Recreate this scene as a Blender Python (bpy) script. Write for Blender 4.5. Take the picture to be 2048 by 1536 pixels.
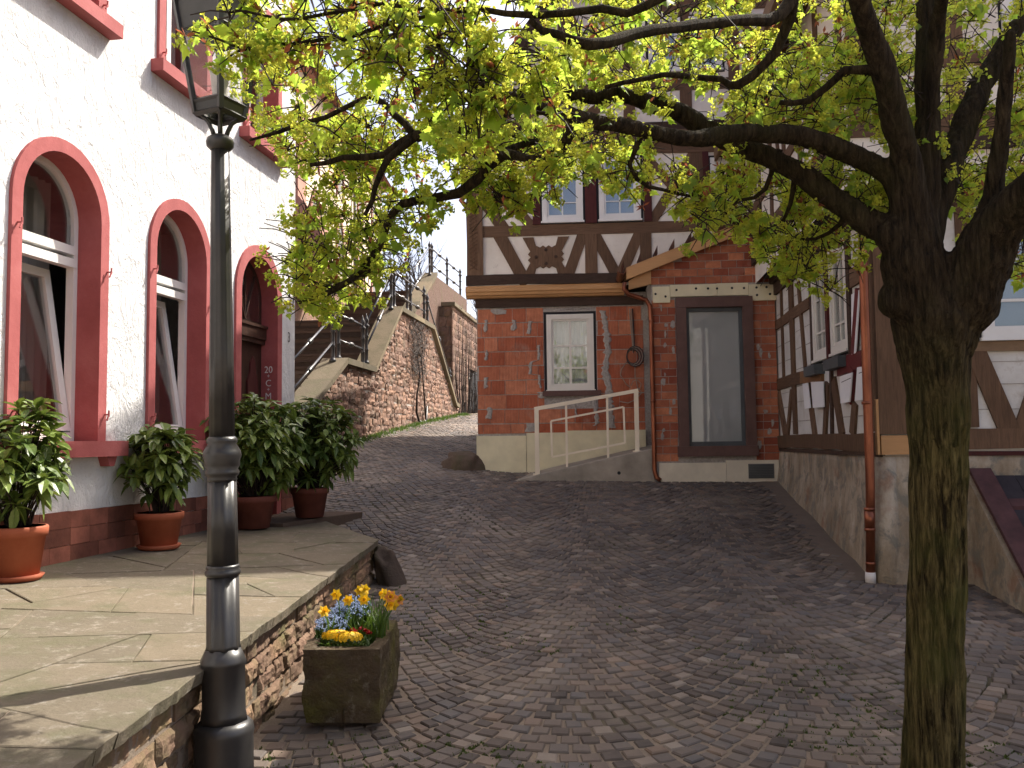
import bpy, bmesh, math, random
import numpy as np
from mathutils import Vector, Matrix, noise as mnoise
rnd = random.Random(7)
for o in list(bpy.data.objects): bpy.data.objects.remove(o)
SC = bpy.context.scene
COL = SC.collection
R_ = math.radians

# ------------------------------------------------------------------ camera
FPX, PITCH, ROLL = 1700.0, R_(3.7), R_(0.7)
EYE = np.array([0., 0., 1.7])
FW = np.array([0, math.cos(PITCH), math.sin(PITCH)])
U0 = np.array([0, -math.sin(PITCH), math.cos(PITCH)]); R0 = np.array([1., 0, 0])
UP = U0*math.cos(ROLL) + R0*math.sin(ROLL)
RI = R0*math.cos(ROLL) - U0*math.sin(ROLL)
cd = bpy.data.cameras.new('camera'); cam = bpy.data.objects.new('camera', cd); COL.objects.link(cam)
cd.sensor_width = 36; cd.lens = 36*FPX/2048; cd.clip_start = .05; cd.clip_end = 600
cam.matrix_world = Matrix(((RI[0], UP[0], -FW[0], EYE[0]), (RI[1], UP[1], -FW[1], EYE[1]), (RI[2], UP[2], -FW[2], EYE[2]), (0, 0, 0, 1)))
SC.camera = cam
# ------------------------------------------------------------------ light
SUN_AZ, SUN_EL = 48.0, 50.0      # azimuth right of +Y, elevation
wd = bpy.data.worlds.new('World'); SC.world = wd; wd.use_nodes = True
nt = wd.node_tree; bg = nt.nodes['Background']
sky = nt.nodes.new('ShaderNodeTexSky'); sky.sky_type = 'NISHITA'; sky.sun_disc = False
sky.sun_elevation = R_(SUN_EL); sky.sun_rotation = R_(SUN_AZ)
sky.air_density = .65; sky.dust_density = 6.0; sky.ozone_density = .4; sky.altitude = 150
nt.links.new(sky.outputs[0], bg.inputs[0]); bg.inputs[1].default_value = .15
sl = bpy.data.lights.new('sun', 'SUN'); sun = bpy.data.objects.new('sun', sl); COL.objects.link(sun)
sl.energy = 4.4; sl.angle = R_(.53); sl.color = (1, .94, .84)
sd = Vector((math.sin(R_(SUN_AZ))*math.cos(R_(SUN_EL)), math.cos(R_(SUN_AZ))*math.cos(R_(SUN_EL)), math.sin(R_(SUN_EL))))
sun.rotation_euler = sd.to_track_quat('Z', 'Y').to_euler(); sun.location = sd*40
SC.view_settings.view_transform = 'Standard'; SC.view_settings.look = 'None'
SC.view_settings.gamma = 1; SC.view_settings.exposure = 1.16; SC.view_settings.use_curve_mapping = False
SC.render.engine = 'CYCLES'
SC.cycles.use_denoising = True; SC.cycles.max_bounces = 7; SC.cycles.diffuse_bounces = 4
SC.cycles.transparent_max_bounces = 12; SC.cycles.caustics_reflective = False; SC.cycles.caustics_refractive = False
SC.cycles.sample_clamp_indirect = 6

# ------------------------------------------------------------------ pixel -> place helpers
def ray(x, y): return FW*FPX + RI*(x-1024) + UP*(768-y)
def on_level(x, y, Z):
    d = ray(x, y); t = (Z-1.7)/d[2]; return EYE + d*t
def at_depth(x, y, dep):
    d = ray(x, y); return EYE + d*(dep/FPX)
class Frame:
    """vertical wall plane: s runs along it, d comes out of it, Z up"""
    def __init__(f, o, az, flip=False):
        a = R_(az); f.o = np.array([o[0], o[1], 0.]); f.u = np.array([math.sin(a), math.cos(a), 0.])
        f.n = np.array([math.cos(a), -math.sin(a), 0.])*(-1 if flip else 1)
    def p(f, s, d, z):
        q = f.o + f.u*s + f.n*d; return (q[0], q[1], z)
    def px(f, x, y, d=0.):
        r = ray(x, y); t = ((f.o + f.n*d - EYE) @ f.n)/(r @ f.n); P = EYE + r*t
        return float((P-f.o) @ f.u), float(P[2])
A = R_(8.9)
FWH = Frame((-4.6*math.cos(A), 4.6*math.sin(A)), 8.9)      # white house facade
FH = Frame((-.6, 14.7), 94)                                # timber house front
FP = Frame((2.28, 13.7), 94)                               # brick annex front
FR = Frame((3.68, 8.5), 6.6, True)                         # right house, side facade
FF = Frame((3.68, 8.5), 96.6)                              # right house, front
FS = Frame((-3.2, 17.5), 8.9)                              # stair wall
FT = Frame((-1.56, 1.0), 1.12)                             # terrace wall
def interp(x, xs, ys): return float(np.interp(x, xs, ys))
GY = [-20, 0, 4.3, 5.5, 7, 8.6, 9.8, 11, 12.4, 13.7, 14.7, 16, 17.5, 20, 23, 26.6, 40, 120]
GZ = [-.2, -.03, 0, .06, .15, .26, .41, .60, .81, 1.0, 1.14, 1.31, 1.46, 1.73, 2.02, 2.33, 3.0, 4.5]
def g(x, y):
    z = interp(y, GY, GZ)
    c = min(1, max(0, (y-8)/2.5)); c = c*c*(3-2*c)
    return z - .08*c*max(-4, min(x, 0)) + .012*mnoise.noise((x*.5, y*.5, 0))
def terr(y, x=-1.5): return .605 + .0115*y + .043*max(0, -1.5-x)

# ------------------------------------------------------------------ materials
MATS = {}
class NT:
    def __init__(s, name):
        s.m = bpy.data.materials.new(name); s.m.use_nodes = True; s.t = s.m.node_tree
        s.b = s.t.nodes['Principled BSDF']; s.out = s.t.nodes['Material Output']; MATS[name] = s.m
    def n(s, typ, **kw):
        q = s.t.nodes.new('ShaderNode'+typ)
        for k, v in kw.items(): setattr(q, k, v)
        return q
    def l(s, a, b): s.t.links.new(a, b)
    def coord(s, scale=(1, 1, 1), rot=(0, 0, 0), kind='Object'):
        tc = s.n('TexCoord'); mp = s.n('Mapping'); mp.inputs['Scale'].default_value = scale; mp.inputs['Rotation'].default_value = rot
        s.l(tc.outputs[kind], mp.inputs[0]); return mp.outputs[0]
    def noise(s, sc, det=4, rough=.6, co=None, dist=0):
        q = s.n('TexNoise'); q.inputs['Scale'].default_value = sc; q.inputs['Detail'].default_value = det
        q.inputs['Roughness'].default_value = rough; q.inputs['Distortion'].default_value = dist
        s.l(co if co is not None else s.coord(), q.inputs['Vector']); return q.outputs[0]
    def ramp(s, fac, stops):
        q = s.n('ValToRGB'); e = q.color_ramp.elements
        while len(e) < len(stops): e.new(.5)
        for i, (p, c) in enumerate(stops):
            e[i].position = p; e[i].color = (*c, 1) if len(c) == 3 else c
        s.l(fac, q.inputs[0]); return q.outputs[0]
    def mix(s, fac, a, b, mode='MIX'):
        q = s.n('MixRGB', blend_type=mode)
        for i, v in ((0, fac), (1, a), (2, b)):
            if isinstance(v, (int, float)): q.inputs[i].default_value = v
            elif isinstance(v, tuple): q.inputs[i].default_value = (*v, 1)
            else: s.l(v, q.inputs[i])
        return q.outputs[0]
    def bump(s, h, strength=.5, dist=.01, prev=None):
        q = s.n('Bump'); q.inputs['Strength'].default_value = strength; q.inputs['Distance'].default_value = dist
        s.l(h, q.inputs['Height'])
        if prev is not None: s.l(prev, q.inputs['Normal'])
        return q.outputs[0]
    def var(s):                                   # per-piece random value 0..1
        a = s.n('Attribute', attribute_name='var'); oi = s.n('ObjectInfo')
        q = s.n('Math', operation='ADD'); s.l(a.outputs['Fac'], q.inputs[0]); s.l(oi.outputs['Random'], q.inputs[1])
        f = s.n('Math', operation='FRACT'); s.l(q.outputs[0], f.inputs[0]); return f.outputs[0]
    def set(s, col=None, rough=None, nrm=None, metal=None, spec=None):
        if col is not None:
            if isinstance(col, tuple): s.b.inputs['Base Color'].default_value = (*col, 1)
            else: s.l(col, s.b.inputs['Base Color'])
        if rough is not None:
            if isinstance(rough, (int, float)): s.b.inputs['Roughness'].default_value = rough
            else: s.l(rough, s.b.inputs['Roughness'])
        if nrm is not None: s.l(nrm, s.b.inputs['Normal'])
        if metal is not None: s.b.inputs['Metallic'].default_value = metal
        if spec is not None: s.b.inputs['Specular IOR Level'].default_value = spec
        return s.m
def sc3(c, k): return tuple(min(1, v*k) for v in c)

def M_simple(name, c, rough=.7, var=.25, nscale=6, bump=.3, bdist=.004, bscale=40, metal=0, spec=.3, pv=0, stretch=(1, 1, 1)):
    t = NT(name); co = t.coord(stretch)
    n1 = t.noise(nscale, 5, .6, co); col = t.ramp(n1, [(.3, sc3(c, 1-var)), (.7, sc3(c, 1+var*.8))])
    if pv:
        col = t.mix(1, col, t.ramp(t.var(), [(0, (1-pv,)*3), (1, (1+pv*.6,)*3)]), 'MULTIPLY')
    n2 = t.noise(bscale, 5, .65, co)
    return t.set(col, rough, t.bump(n2, bump, bdist), metal, spec)

def make_mats():
    # white rough-trowelled plaster
    t = NT('plaster_white'); co = t.coord((1, 1, .6), (.5, .3, .2))
    n1 = t.noise(5, 6, .7, co, .6); n2 = t.noise(16, 6, .7, t.coord((1, 1, .30), (.75, .1, 0)), 1.0); n3 = t.noise(1.1, 4)
    col = t.mix(t.ramp(n3, [(.35, (0, 0, 0)), (.75, (1, 1, 1))]), (.72, .72, .72), (.66, .655, .64))
    low = t.n('SeparateXYZ'); t.l(t.coord(), low.inputs[0])
    t.set(col, .9, t.bump(n2, .5, .024, t.bump(n1, .8, .08)), spec=.15)
    t = NT('red_stone'); n1 = t.noise(2.2, 7, .7); n2 = t.noise(45, 6, .7)
    t.set(t.ramp(n1, [(.28, (.27, .07, .068)), (.5, (.35, .095, .092)), (.72, (.42, .135, .13))]), .8, t.bump(n2, .4, .008), spec=.25)
    M_simple('plinth_stone', (.21, .075, .05), .9, .35, 5, .5, .01, 25, pv=.45)
    M_simple('frame_white', (.74, .73, .70), .45, .05, 3, .05)
    M_simple('frame_cream', (.70, .67, .60), .5, .06, 3, .08)
    M_simple('rail_cream', (.80, .70, .54), .4, .06, 4, .05, spec=.5)
    M_simple('dark_gap', (.012, .012, .014), .6, .1)
    M_simple('door_wood', (.045, .022, .015), .45, .4, 4, .3, .003, 30, stretch=(4, 4, 1))
    # glass
    for nm, tint, ro in (('glass', (.9, .93, .94), .02), ('glass_lantern', (.93, .93, .93), .08)):
        t = NT(nm); t.t.nodes.remove(t.b); ge = t.n('NewGeometry'); dt = t.n('VectorMath', operation='DOT_PRODUCT'); t.l(ge.outputs['Normal'], dt.inputs[0]); t.l(ge.outputs['Incoming'], dt.inputs[1])
        ab = t.n('Math', operation='ABSOLUTE'); t.l(dt.outputs['Value'], ab.inputs[0]); om = t.n('Math', operation='SUBTRACT'); om.inputs[0].default_value = 1; t.l(ab.outputs[0], om.inputs[1])
        fr = t.n('Math', operation='POWER'); t.l(om.outputs[0], fr.inputs[0]); fr.inputs[1].default_value = 4.5
        gl = t.n('BsdfGlossy'); gl.inputs['Roughness'].default_value = ro
        tr = t.n('BsdfTransparent'); tr.inputs[0].default_value = (*tint, 1); mx = t.n('MixShader')
        ad = t.n('Math', operation='MULTIPLY_ADD'); t.l(fr.outputs[0], ad.inputs[0]); ad.inputs[1].default_value = .9; ad.inputs[2].default_value = .15 if nm == 'glass' else .03
        t.l(ad.outputs[0], mx.inputs[0]); t.l(tr.outputs[0], mx.inputs[1]); t.l(gl.outputs[0], mx.inputs[2]); t.l(mx.outputs[0], t.out.inputs[0])
    t = NT('glass_frosted'); n = t.noise(1.2, 2); t.set(t.ramp(n, [(.3, (.27, .29, .285)), (.7, (.33, .345, .335))]), .035, spec=1.0)
    M_simple('curtain', (.62, .61, .58), .9, .1, 8, .4, .01, 14, stretch=(6, 6, .05))
    M_simple('plain_grey', (.42, .41, .38), .9, .05, 2, .05)
    M_simple('interior', (.22, .21, .2), .9, .3, 1)
    # clay blocks with vertical combing
    def clay(nm, c1, c2, comb):
        t = NT(nm); v = t.var(); n = t.noise(9, 6, .7); n2 = t.noise(2.2, 4, .6)
        base = t.ramp(v, [(0, c1), (.5, sc3(tuple((a+b)/2 for a, b in zip(c1, c2)), 1.0)), (1, c2)])
        base = t.mix(t.ramp(n, [(.35, (0, 0, 0)), (.75, (.55, .55, .55))]), base, sc3(c1, .6))
        base = t.mix(1, base, t.ramp(t.noise(1.7, 3), [(.3, (.8, .78, .78)), (.7, (1.12, 1.1, 1.08))]), 'MULTIPLY')
        base = t.mix(t.ramp(n2, [(.58, (0, 0, 0)), (.72, (.5, .5, .5))]), base, (.34, .27, .22))
        h = t.noise(45, 4)
        nr = t.bump(h, .5, .006)
        if comb:
            w = t.n('TexWave', bands_direction='X'); w.inputs['Scale'].default_value = 12; w.inputs['Distortion'].default_value = .8; w.inputs['Detail'].default_value = 1
            t.l(t.coord(), w.inputs[0]); nr = t.bump(w.outputs[0], .4, .008, nr)
            base = t.mix(t.mix(1, w.outputs[0], (.15, .15, .15), 'MULTIPLY'), base, sc3(c1, .55))
        t.set(base, .92, nr, spec=.15)
    clay('clay_block', (.38, .105, .055), (.62, .255, .145), True)
    clay('brick', (.27, .075, .045), (.60, .24, .125), False)
    t = NT('mortar'); n = t.noise(30, 5); t.set(t.ramp(n, [(.3, (.27, .245, .22)), (.7, (.44, .405, .365))]), .95, t.bump(n, .8, .01), spec=.1)
    M_simple('insulation', (.70, .635, .43), .85, .10, 4, .2, .003, 60)
    M_simple('insulation_pale', (.66, .60, .47), .85, .14, 3, .2, .003, 60)
    # timbers
    def wood(nm, c, var=.45, rough=.85, pv=.25, axis=(14, 14, 1.2)):
        t = NT(nm); co = t.coord(axis); n = t.noise(3, 7, .7, co, .8); n2 = t.noise(1.3, 3)
        col = t.ramp(n, [(.28, sc3(c, 1-var)), (.55, c), (.8, sc3(c, 1+var*.7))])
        col = t.mix(t.ramp(n2, [(.4, (0, 0, 0)), (.8, (.5, .5, .5))]), col, sc3(c, .55))
        col = t.mix(1, col, t.ramp(t.var(), [(0, (1-pv,)*3), (1, (1+pv*.6,)*3)]), 'MULTIPLY')
        t.set(col, rough, t.bump(n, .55, .01), spec=.2)
    wood('timber', (.155, .092, .056)); wood('timber_h', (.155, .092, .056), axis=(1.2, 1.2, 14))
    wood('timber_dark', (.075, .046, .033), .4, .8, axis=(2, 2, 8)); wood('timber_red', (.085, .022, .02), .3, .7)
    wood('new_wood', (.52, .29, .13), .12, .6, .12, (1.5, 1.5, 16)); wood('new_wood_grey', (.24, .155, .09), .3, .7, .15, (2, 2, 8))
    M_simple('maroon_paint', (.12, .018, .02), .5, .15, 3, .1)
    M_simple('ochre_paint', (.22, .11, .045), .6, .2, 4, .1)
    M_simple('paper_white', (.76, .76, .77), .7, .03, 2, .05)
    M_simple('slate_grey', (.075, .085, .09), .5, .2, 4, .2)
    # infill plaster
    t = NT('infill'); n = t.noise(1.6, 6, .65); n2 = t.noise(35, 5); n3 = t.noise(6, 5, .7)
    col = t.ramp(n, [(.3, (.64, .58, .50)), (.6, (.77, .72, .64))])
    col = t.mix(t.ramp(n3, [(.60, (0, 0, 0)), (.75, (.6, .6, .6))]), col, (.42, .36, .29))
    t.set(col, .92, t.bump(n2, .3, .005), spec=.12)
    t = NT('infill_block'); n = t.noise(2.5, 6, .65); n2 = t.noise(30, 5); n3 = t.noise(5, 6, .7)
    col = t.ramp(n, [(.3, (.50, .48, .44)), (.6, (.66, .65, .62))])
    col = t.mix(t.ramp(n3, [(.55, (0, 0, 0)), (.72, (.7, .7, .7))]), col, (.36, .31, .25))
    t.set(col, .92, t.bump(n2, .4, .006), spec=.12)
    # old foundation plaster
    t = NT('old_plaster'); n = t.noise(1.8, 8, .72, t.coord((1, 1, .45))); n2 = t.noise(4.5, 6, .7, None, .5); n3 = t.noise(40, 5)
    col = t.ramp(n, [(.30, (.15, .11, .072)), (.5, (.31, .25, .18)), (.68, (.50, .43, .34))])
    col = t.mix(t.ramp(n2, [(.50, (0, 0, 0)), (.60, (.75, .75, .75))]), col, (.17, .165, .14))
    col = t.mix(t.ramp(t.noise(2.2, 5), [(.57, (0, 0, 0)), (.66, (.55, .55, .55))]), col, (.24, .115, .07))
    t.set(col, .95, t.bump(n3, .5, .01, t.bump(n2, .6, .04)), spec=.1)
    # concrete, copper, iron
    M_simple('concrete', (.33, .29, .235), .9, .3, 3, .4, .004, 50)
    t = NT('copper'); n = t.noise(7, 5, .6, t.coord((1, 1, .3)))
    t.set(t.ramp(n, [(.3, (.15, .048, .026)), (.7, (.34, .12, .062))]), .36, t.bump(n, .08, .003), metal=.75)
    t = NT('iron'); n = t.noise(9, 5); t.set(t.ramp(n, [(.3, (.017, .016, .0155)), (.7, (.032, .030, .029))]), .38, t.bump(t.noise(80, 4), .12, .002), metal=.0, spec=.55)
    M_simple('zinc', (.14, .14, .135), .4, .2, 5, .1, metal=.5)
    M_simple('pvc', (.66, .62, .58), .5, .1)
    M_simple('cable', (.30, .25, .20), .6, .1); M_simple('cable_dark', (.03, .03, .035), .5, .1)
    M_simple('sandstone_frame', (.125, .072, .06), .85, .18, 6, .3, .004, 60)
    # stones
    def stone(nm, c1, c2, moss=.5, mc=(.085, .095, .03), bs=18, bd=.02, hi=None, pv=1.):
        t = NT(nm); n = t.noise(5, 7, .7); n2 = t.noise(bs, 7, .7); n3 = t.noise(2.6, 6, .65)
        col = t.mix(n, c1, c2)
        col = t.mix(1, col, t.ramp(t.var(), [(0, (1-.35*pv,)*3), (.5, (1, 1-.05*pv, 1-.05*pv)), (1, (1+.3*pv, 1+.2*pv, 1+.1*pv))]), 'MULTIPLY')
        if hi: col = t.mix(t.ramp(t.noise(11, 6, .75), [(.55, (0, 0, 0)), (.68, (.8, .8, .8))]), col, hi)
        col = t.mix(t.ramp(n3, [(.62-.3*moss, (0, 0, 0)), (.85-.3*moss, (.85, .85, .85))]), col, mc)
        t.set(col, .95, t.bump(n2, .8, bd), spec=.1)
    stone('wall_stone', (.175, .10, .08), (.24, .18, .12), .55, (.115, .11, .05), 26, .02)
    stone('flag', (.115, .098, .072), (.175, .15, .112), .45, (.10, .10, .058), 30, .012, (.25, .225, .19), .35)
    stone('trough_stone', (.045, .036, .026), (.095, .076, .052), .55, (.105, .098, .026), 10, .07, (.20, .18, .14))
    stone('boulder', (.07, .055, .045), (.13, .10, .08), .5, (.07, .07, .035), 9, .03)
    stone('stair_wall', (.19, .115, .088), (.28, .20, .155), .35, (.155, .13, .09), 11, .06, (.40, .36, .32))
    stone('stair_tread', (.06, .045, .036), (.10, .075, .06), .2, (.1, .09, .06), 20, .01)
    stone('coping', (.135, .12, .085), (.19, .165, .12), .4, (.12, .115, .07), 20, .012)
    stone('far_wall', (.15, .095, .075), (.22, .16, .13), .4, (.12, .10, .06), 8, .04)
    M_simple('church_plaster', (.60, .50, .38), .9, .08, 2, .2, .01, 20)
    M_simple('church_stone', (.33, .17, .13), .9, .2, 3, .4, .01, 15, pv=.3)
    M_simple('roof_tile', (.17, .07, .045), .85, .35, 5, .4, .01, 20, pv=.35)
    # cobbles
    t = NT('cobble'); v = t.var(); n = t.noise(1.1, 5, .6); n2 = t.noise(38, 6, .7); n3 = t.noise(12, 5, .65)
    col = t.ramp(v, [(0, (.036, .031, .029)), (.22, (.075, .060, .052)), (.45, (.080, .077, .080)), (.62, (.115, .090, .074)), (.82, (.088, .078, .074)), (.93, (.15, .108, .082)), (1, (.21, .185, .16))])
    col = t.mix(t.ramp(n3, [(.3, (0, 0, 0)), (.8, (.45, .45, .45))]), col, (.14, .117, .10))
    col = t.mix(t.ramp(n, [(.50, (0, 0, 0)), (.70, (.55, .55, .55))]), col, (.21, .175, .14))
    col = t.mix(1, col, t.ramp(t.noise(.45, 4, .6), [(.32, (.85, .82, .79)), (.62, (1.38, 1.33, 1.27))]), 'MULTIPLY')
    t.set(col, t.ramp(n3, [(.2, (.62,)*3), (.8, (.85,)*3)]), t.bump(n2, .5, .006), spec=.3)
    t = NT('joint_sand'); n = t.noise(.9, 6, .7); n2 = t.noise(70, 5, .7); n3 = t.noise(3.5, 5, .7)
    col = t.mix(n2, (.13, .10, .078), (.30, .245, .19))
    col = t.mix(t.ramp(t.noise(.55, 3), [(.54, (0, 0, 0)), (.64, (.9, .9, .9))]), col, (.045, .045, .024))
    t.set(col, .98, t.bump(n2, .8, .01), spec=.05)
    M_simple('moss', (.075, .105, .022), .95, .5, 20, .8, .01, 60)
    M_simple('soil', (.03, .022, .016), .95, .4, 10, .8, .02, 40)
    # bark
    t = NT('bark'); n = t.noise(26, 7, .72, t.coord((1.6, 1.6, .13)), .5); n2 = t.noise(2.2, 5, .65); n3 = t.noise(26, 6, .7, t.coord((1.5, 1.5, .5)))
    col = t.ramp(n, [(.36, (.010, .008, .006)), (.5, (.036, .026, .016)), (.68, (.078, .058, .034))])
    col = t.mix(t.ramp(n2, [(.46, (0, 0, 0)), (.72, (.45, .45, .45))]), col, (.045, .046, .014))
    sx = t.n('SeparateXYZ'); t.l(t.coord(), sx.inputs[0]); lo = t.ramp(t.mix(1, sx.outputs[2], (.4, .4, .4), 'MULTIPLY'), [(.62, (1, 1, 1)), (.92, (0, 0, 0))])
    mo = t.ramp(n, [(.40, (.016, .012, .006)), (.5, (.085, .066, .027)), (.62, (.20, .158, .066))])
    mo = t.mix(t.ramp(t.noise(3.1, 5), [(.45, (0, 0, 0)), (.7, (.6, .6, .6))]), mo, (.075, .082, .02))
    col = t.mix(lo, col, mo)  # lower trunk lighter, partly moss; foliage shade on fork and limbs painted in
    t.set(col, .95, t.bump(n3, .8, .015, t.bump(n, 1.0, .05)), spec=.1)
    M_simple('twig', (.026, .017, .013), .85, .3, 8)
    def leaf(nm, c, tc, tw=.45, rough=.45, pv=.35, spots=None):
        t = NT(nm); v = t.var()
        col = t.mix(1, t.ramp(t.noise(7, 3), [(.3, sc3(c, .8)), (.7, sc3(c, 1.15))]), t.ramp(v, [(0, (1-pv, 1-pv*.8, 1-pv)), (1, (1+pv, 1+pv*.7, 1))]), 'MULTIPLY')
        if spots: col = t.mix(t.ramp(t.noise(75, 2, .5), [(.60, (0, 0, 0)), (.66, (.8, .8, .8))]), col, spots)
        t.set(col, rough, spec=.4)
        tr = t.n('BsdfTranslucent'); mx = t.n('MixShader'); mx.inputs[0].default_value = tw
        t.l(t.mix(1, t.ramp(v, [(0, (.75, .8, .8)), (1, (1.2, 1.05, 1))]), tc, 'MULTIPLY'), tr.inputs[0])
        t.l(t.b.outputs[0], mx.inputs[1]); t.l(tr.outputs[0], mx.inputs[2]); t.l(mx.outputs[0], t.out.inputs[0])
    leaf('maple_leaf', (.13, .21, .032), (.48, .68, .08), .64, pv=.5)
    leaf('maple_flower', (.33, .37, .05), (.66, .74, .10), .55, .6)
    leaf('bud_scale', (.22, .07, .04), (.40, .14, .07), .35)
    leaf('laurel', (.105, .165, .045), (.16, .23, .04), .2, .38, .6, (.26, .28, .09))
    leaf('grass', (.05, .10, .02), (.10, .18, .02), .3)
    leaf('yellow', (.72, .46, .015), (.6, .4, .01), .25, .6); leaf('yellow_deep', (.70, .35, .01), (.6, .3, .01), .25, .6)
    leaf('blue', (.30, .40, .72), (.3, .4, .7), .25, .6); leaf('red', (.34, .012, .025), (.3, .01, .02), .2, .6); leaf('orange', (.55, .22, .05), (.5, .2, .05), .2, .6)
    t = NT('terracotta'); n = t.noise(5, 5); t.set(t.ramp(n, [(.3, (.30, .075, .035)), (.7, (.40, .12, .06))]), .7, t.bump(t.noise(50, 3), .15, .003), spec=.3)
    M_simple('dark_pot', (.16, .05, .035), .8, .3, 5)
    t = NT('chalk'); t.set((.72, .70, .68), .95)
make_mats()

# ------------------------------------------------------------------ mesh helpers
WM = {}          # world matrix of every parent, so that parts may be made in world coordinates
class MB:
    def __init__(s): s.v = []; s.f = []; s.a = []
    def add(s, vs, fs, a=0.):
        k = len(s.v); s.v += [tuple(map(float, q)) for q in vs]; s.f += [tuple(i+k for i in f) for f in fs]; s.a += [a]*len(fs); return s
    def hexa(s, p, a=0.):            # 8 points: 0-3 one face, 4-7 the opposite
        return s.add(p, [(0, 3, 2, 1), (4, 5, 6, 7), (0, 1, 5, 4), (1, 2, 6, 5), (2, 3, 7, 6), (3, 0, 4, 7)], a)
    def box(s, f, s0, s1, d0, d1, z0, z1, a=0., j=0.):
        P = [f.p(u, d, z) for (u, d, z) in ((s0, d0, z0), (s1, d0, z0), (s1, d0, z1), (s0, d0, z1), (s0, d1, z0), (s1, d1, z0), (s1, d1, z1), (s0, d1, z1))]
        if j: P = [tuple(c+rnd.uniform(-j, j) for c in q) for q in P]
        return s.hexa(P, a)
    def aabb(s, x0, x1, y0, y1, z0, z1, a=0.):
        return s.hexa([(x0, y0, z0), (x1, y0, z0), (x1, y0, z1), (x0, y0, z1), (x0, y1, z0), (x1, y1, z0), (x1, y1, z1), (x0, y1, z1)], a)
    def prism(s, f, pts, d0, d1, a=0., cap0=True):   # polygon (s,z) pushed from d0 to d1
        n = len(pts); k = len(s.v)
        s.v += [f.p(u, d0, z) for u, z in pts] + [f.p(u, d1, z) for u, z in pts]
        fs = [tuple(k+n+i for i in range(n))] + ([tuple(k+n-1-i for i in range(n))] if cap0 else [])
        fs += [(k+i, k+(i+1) % n, k+n+(i+1) % n, k+n+i) for i in range(n)]
        s.f += fs; s.a += [a]*len(fs); return s
    def slab(s, pts, z0, z1, inset=0., a=0., low=None):         # plan polygon (x,y); z callable or number
        n = len(pts); k = len(s.v); zz = (lambda z, p: z(*p) if callable(z) else z)
        cx = sum(p[0] for p in pts)/n; cy = sum(p[1] for p in pts)/n
        ins = []
        for p in pts:
            L = math.hypot(p[0]-cx, p[1]-cy) or 1; ins.append((p[0]+(cx-p[0])/L*inset, p[1]+(cy-p[1])/L*inset))
        s.v += [(q[0], q[1], zz(z0, p)) for p, q in zip(pts, low or pts)] + [(p[0], p[1], zz(z1, p)-inset*.6) for p in pts] + [(p[0], p[1], zz(z1, p)) for p in ins]
        fs = [tuple(k+2*n+i for i in range(n))]
        for b in (0, n): fs += [(k+b+i, k+b+(i+1) % n, k+b+n+(i+1) % n, k+b+n+i) for i in range(n)]
        s.f += fs; s.a += [a]*len(fs); return s
    def tube(s, pts, rad, n=8, a=0., caps=True, flute=None):
        pts = [Vector(p) for p in pts]; m = len(pts)
        if not hasattr(rad, '__len__'): rad = [rad]*m
        k = len(s.v); ref = Vector((0, 0, 1))
        d0 = (pts[1]-pts[0]).normalized()
        if abs(d0.z) > .9: ref = Vector((1, 0, 0))
        x = d0.cross(ref).normalized()
        for i in range(m):
            d = (pts[min(i+1, m-1)]-pts[max(i-1, 0)]).normalized()
            x = (x - d*x.dot(d)).normalized(); y = d.cross(x)
            for j in range(n):
                t = 2*math.pi*j/n; rr = rad[i]*(flute(i, t) if flute else 1)
                q = pts[i] + (x*math.cos(t)+y*math.sin(t))*rr; s.v.append((q.x, q.y, q.z))
        fs = [(k+i*n+j, k+i*n+(j+1) % n, k+(i+1)*n+(j+1) % n, k+(i+1)*n+j) for i in range(m-1) for j in range(n)]
        if caps: fs += [tuple(k+n-1-j for j in range(n)), tuple(k+(m-1)*n+j for j in range(n))]
        s.f += fs; s.a += [a]*len(fs); return s
    def lathe(s, c, prof, n=24, axis=None, a=0.):     # prof: (r, h) up the axis from c
        ax = Vector(axis).normalized() if axis is not None else Vector((0, 0, 1)); c = Vector(c)
        return s.tube([c+ax*h for r, h in prof], [r for r, h in prof], n, a)
    def ico(s, c, r, a=0.):
        x, y, z = c; return s.add([(x+r, y, z), (x-r, y, z), (x, y+r, z), (x, y-r, z), (x, y, z+r), (x, y, z-r)],
            [(0, 2, 4), (2, 1, 4), (1, 3, 4), (3, 0, 4), (2, 0, 5), (1, 2, 5), (3, 1, 5), (0, 3, 5)], a)
    def build(s, name, mat, parent=None, smooth=False, local=False, kind=None):
        me = bpy.data.meshes.new(name); me.from_pydata(s.v, [], s.f); me.update()
        if any(s.a):
            at = me.attributes.new('var', 'FLOAT', 'FACE'); at.data.foreach_set('value', np.array(s.a, dtype=np.float32))
        if smooth: me.polygons.foreach_set('use_smooth', [True]*len(me.polygons))
        me.materials.append(MATS[mat] if isinstance(mat, str) else mat)
        o = bpy.data.objects.new(name, me); COL.objects.link(o)
        if parent is not None:
            o.parent = parent
            if not local: o.matrix_parent_inverse = WM.get(parent.name, Matrix()).inverted()
        if kind: o['kind'] = kind
        return o
def thing(name, label, cat, loc=(0, 0, 0), group=None):
    o = bpy.data.objects.new(name, None); COL.objects.link(o); o.location = loc; o.empty_display_size = .2
    o['label'] = label; o['category'] = cat
    if group: o['group'] = group
    WM[o.name] = Matrix.Translation(loc); return o
def tag(o, label, cat, group=None):
    o['label'] = label; o['category'] = cat
    if group: o['group'] = group
    return o
def struct(o): o['kind'] = 'structure'; return o
def copy_tree(o, parent=None):
    c = o.copy(); COL.objects.link(c); c.parent = parent
    for ch in o.children: copy_tree(ch, c)
    return c
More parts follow.
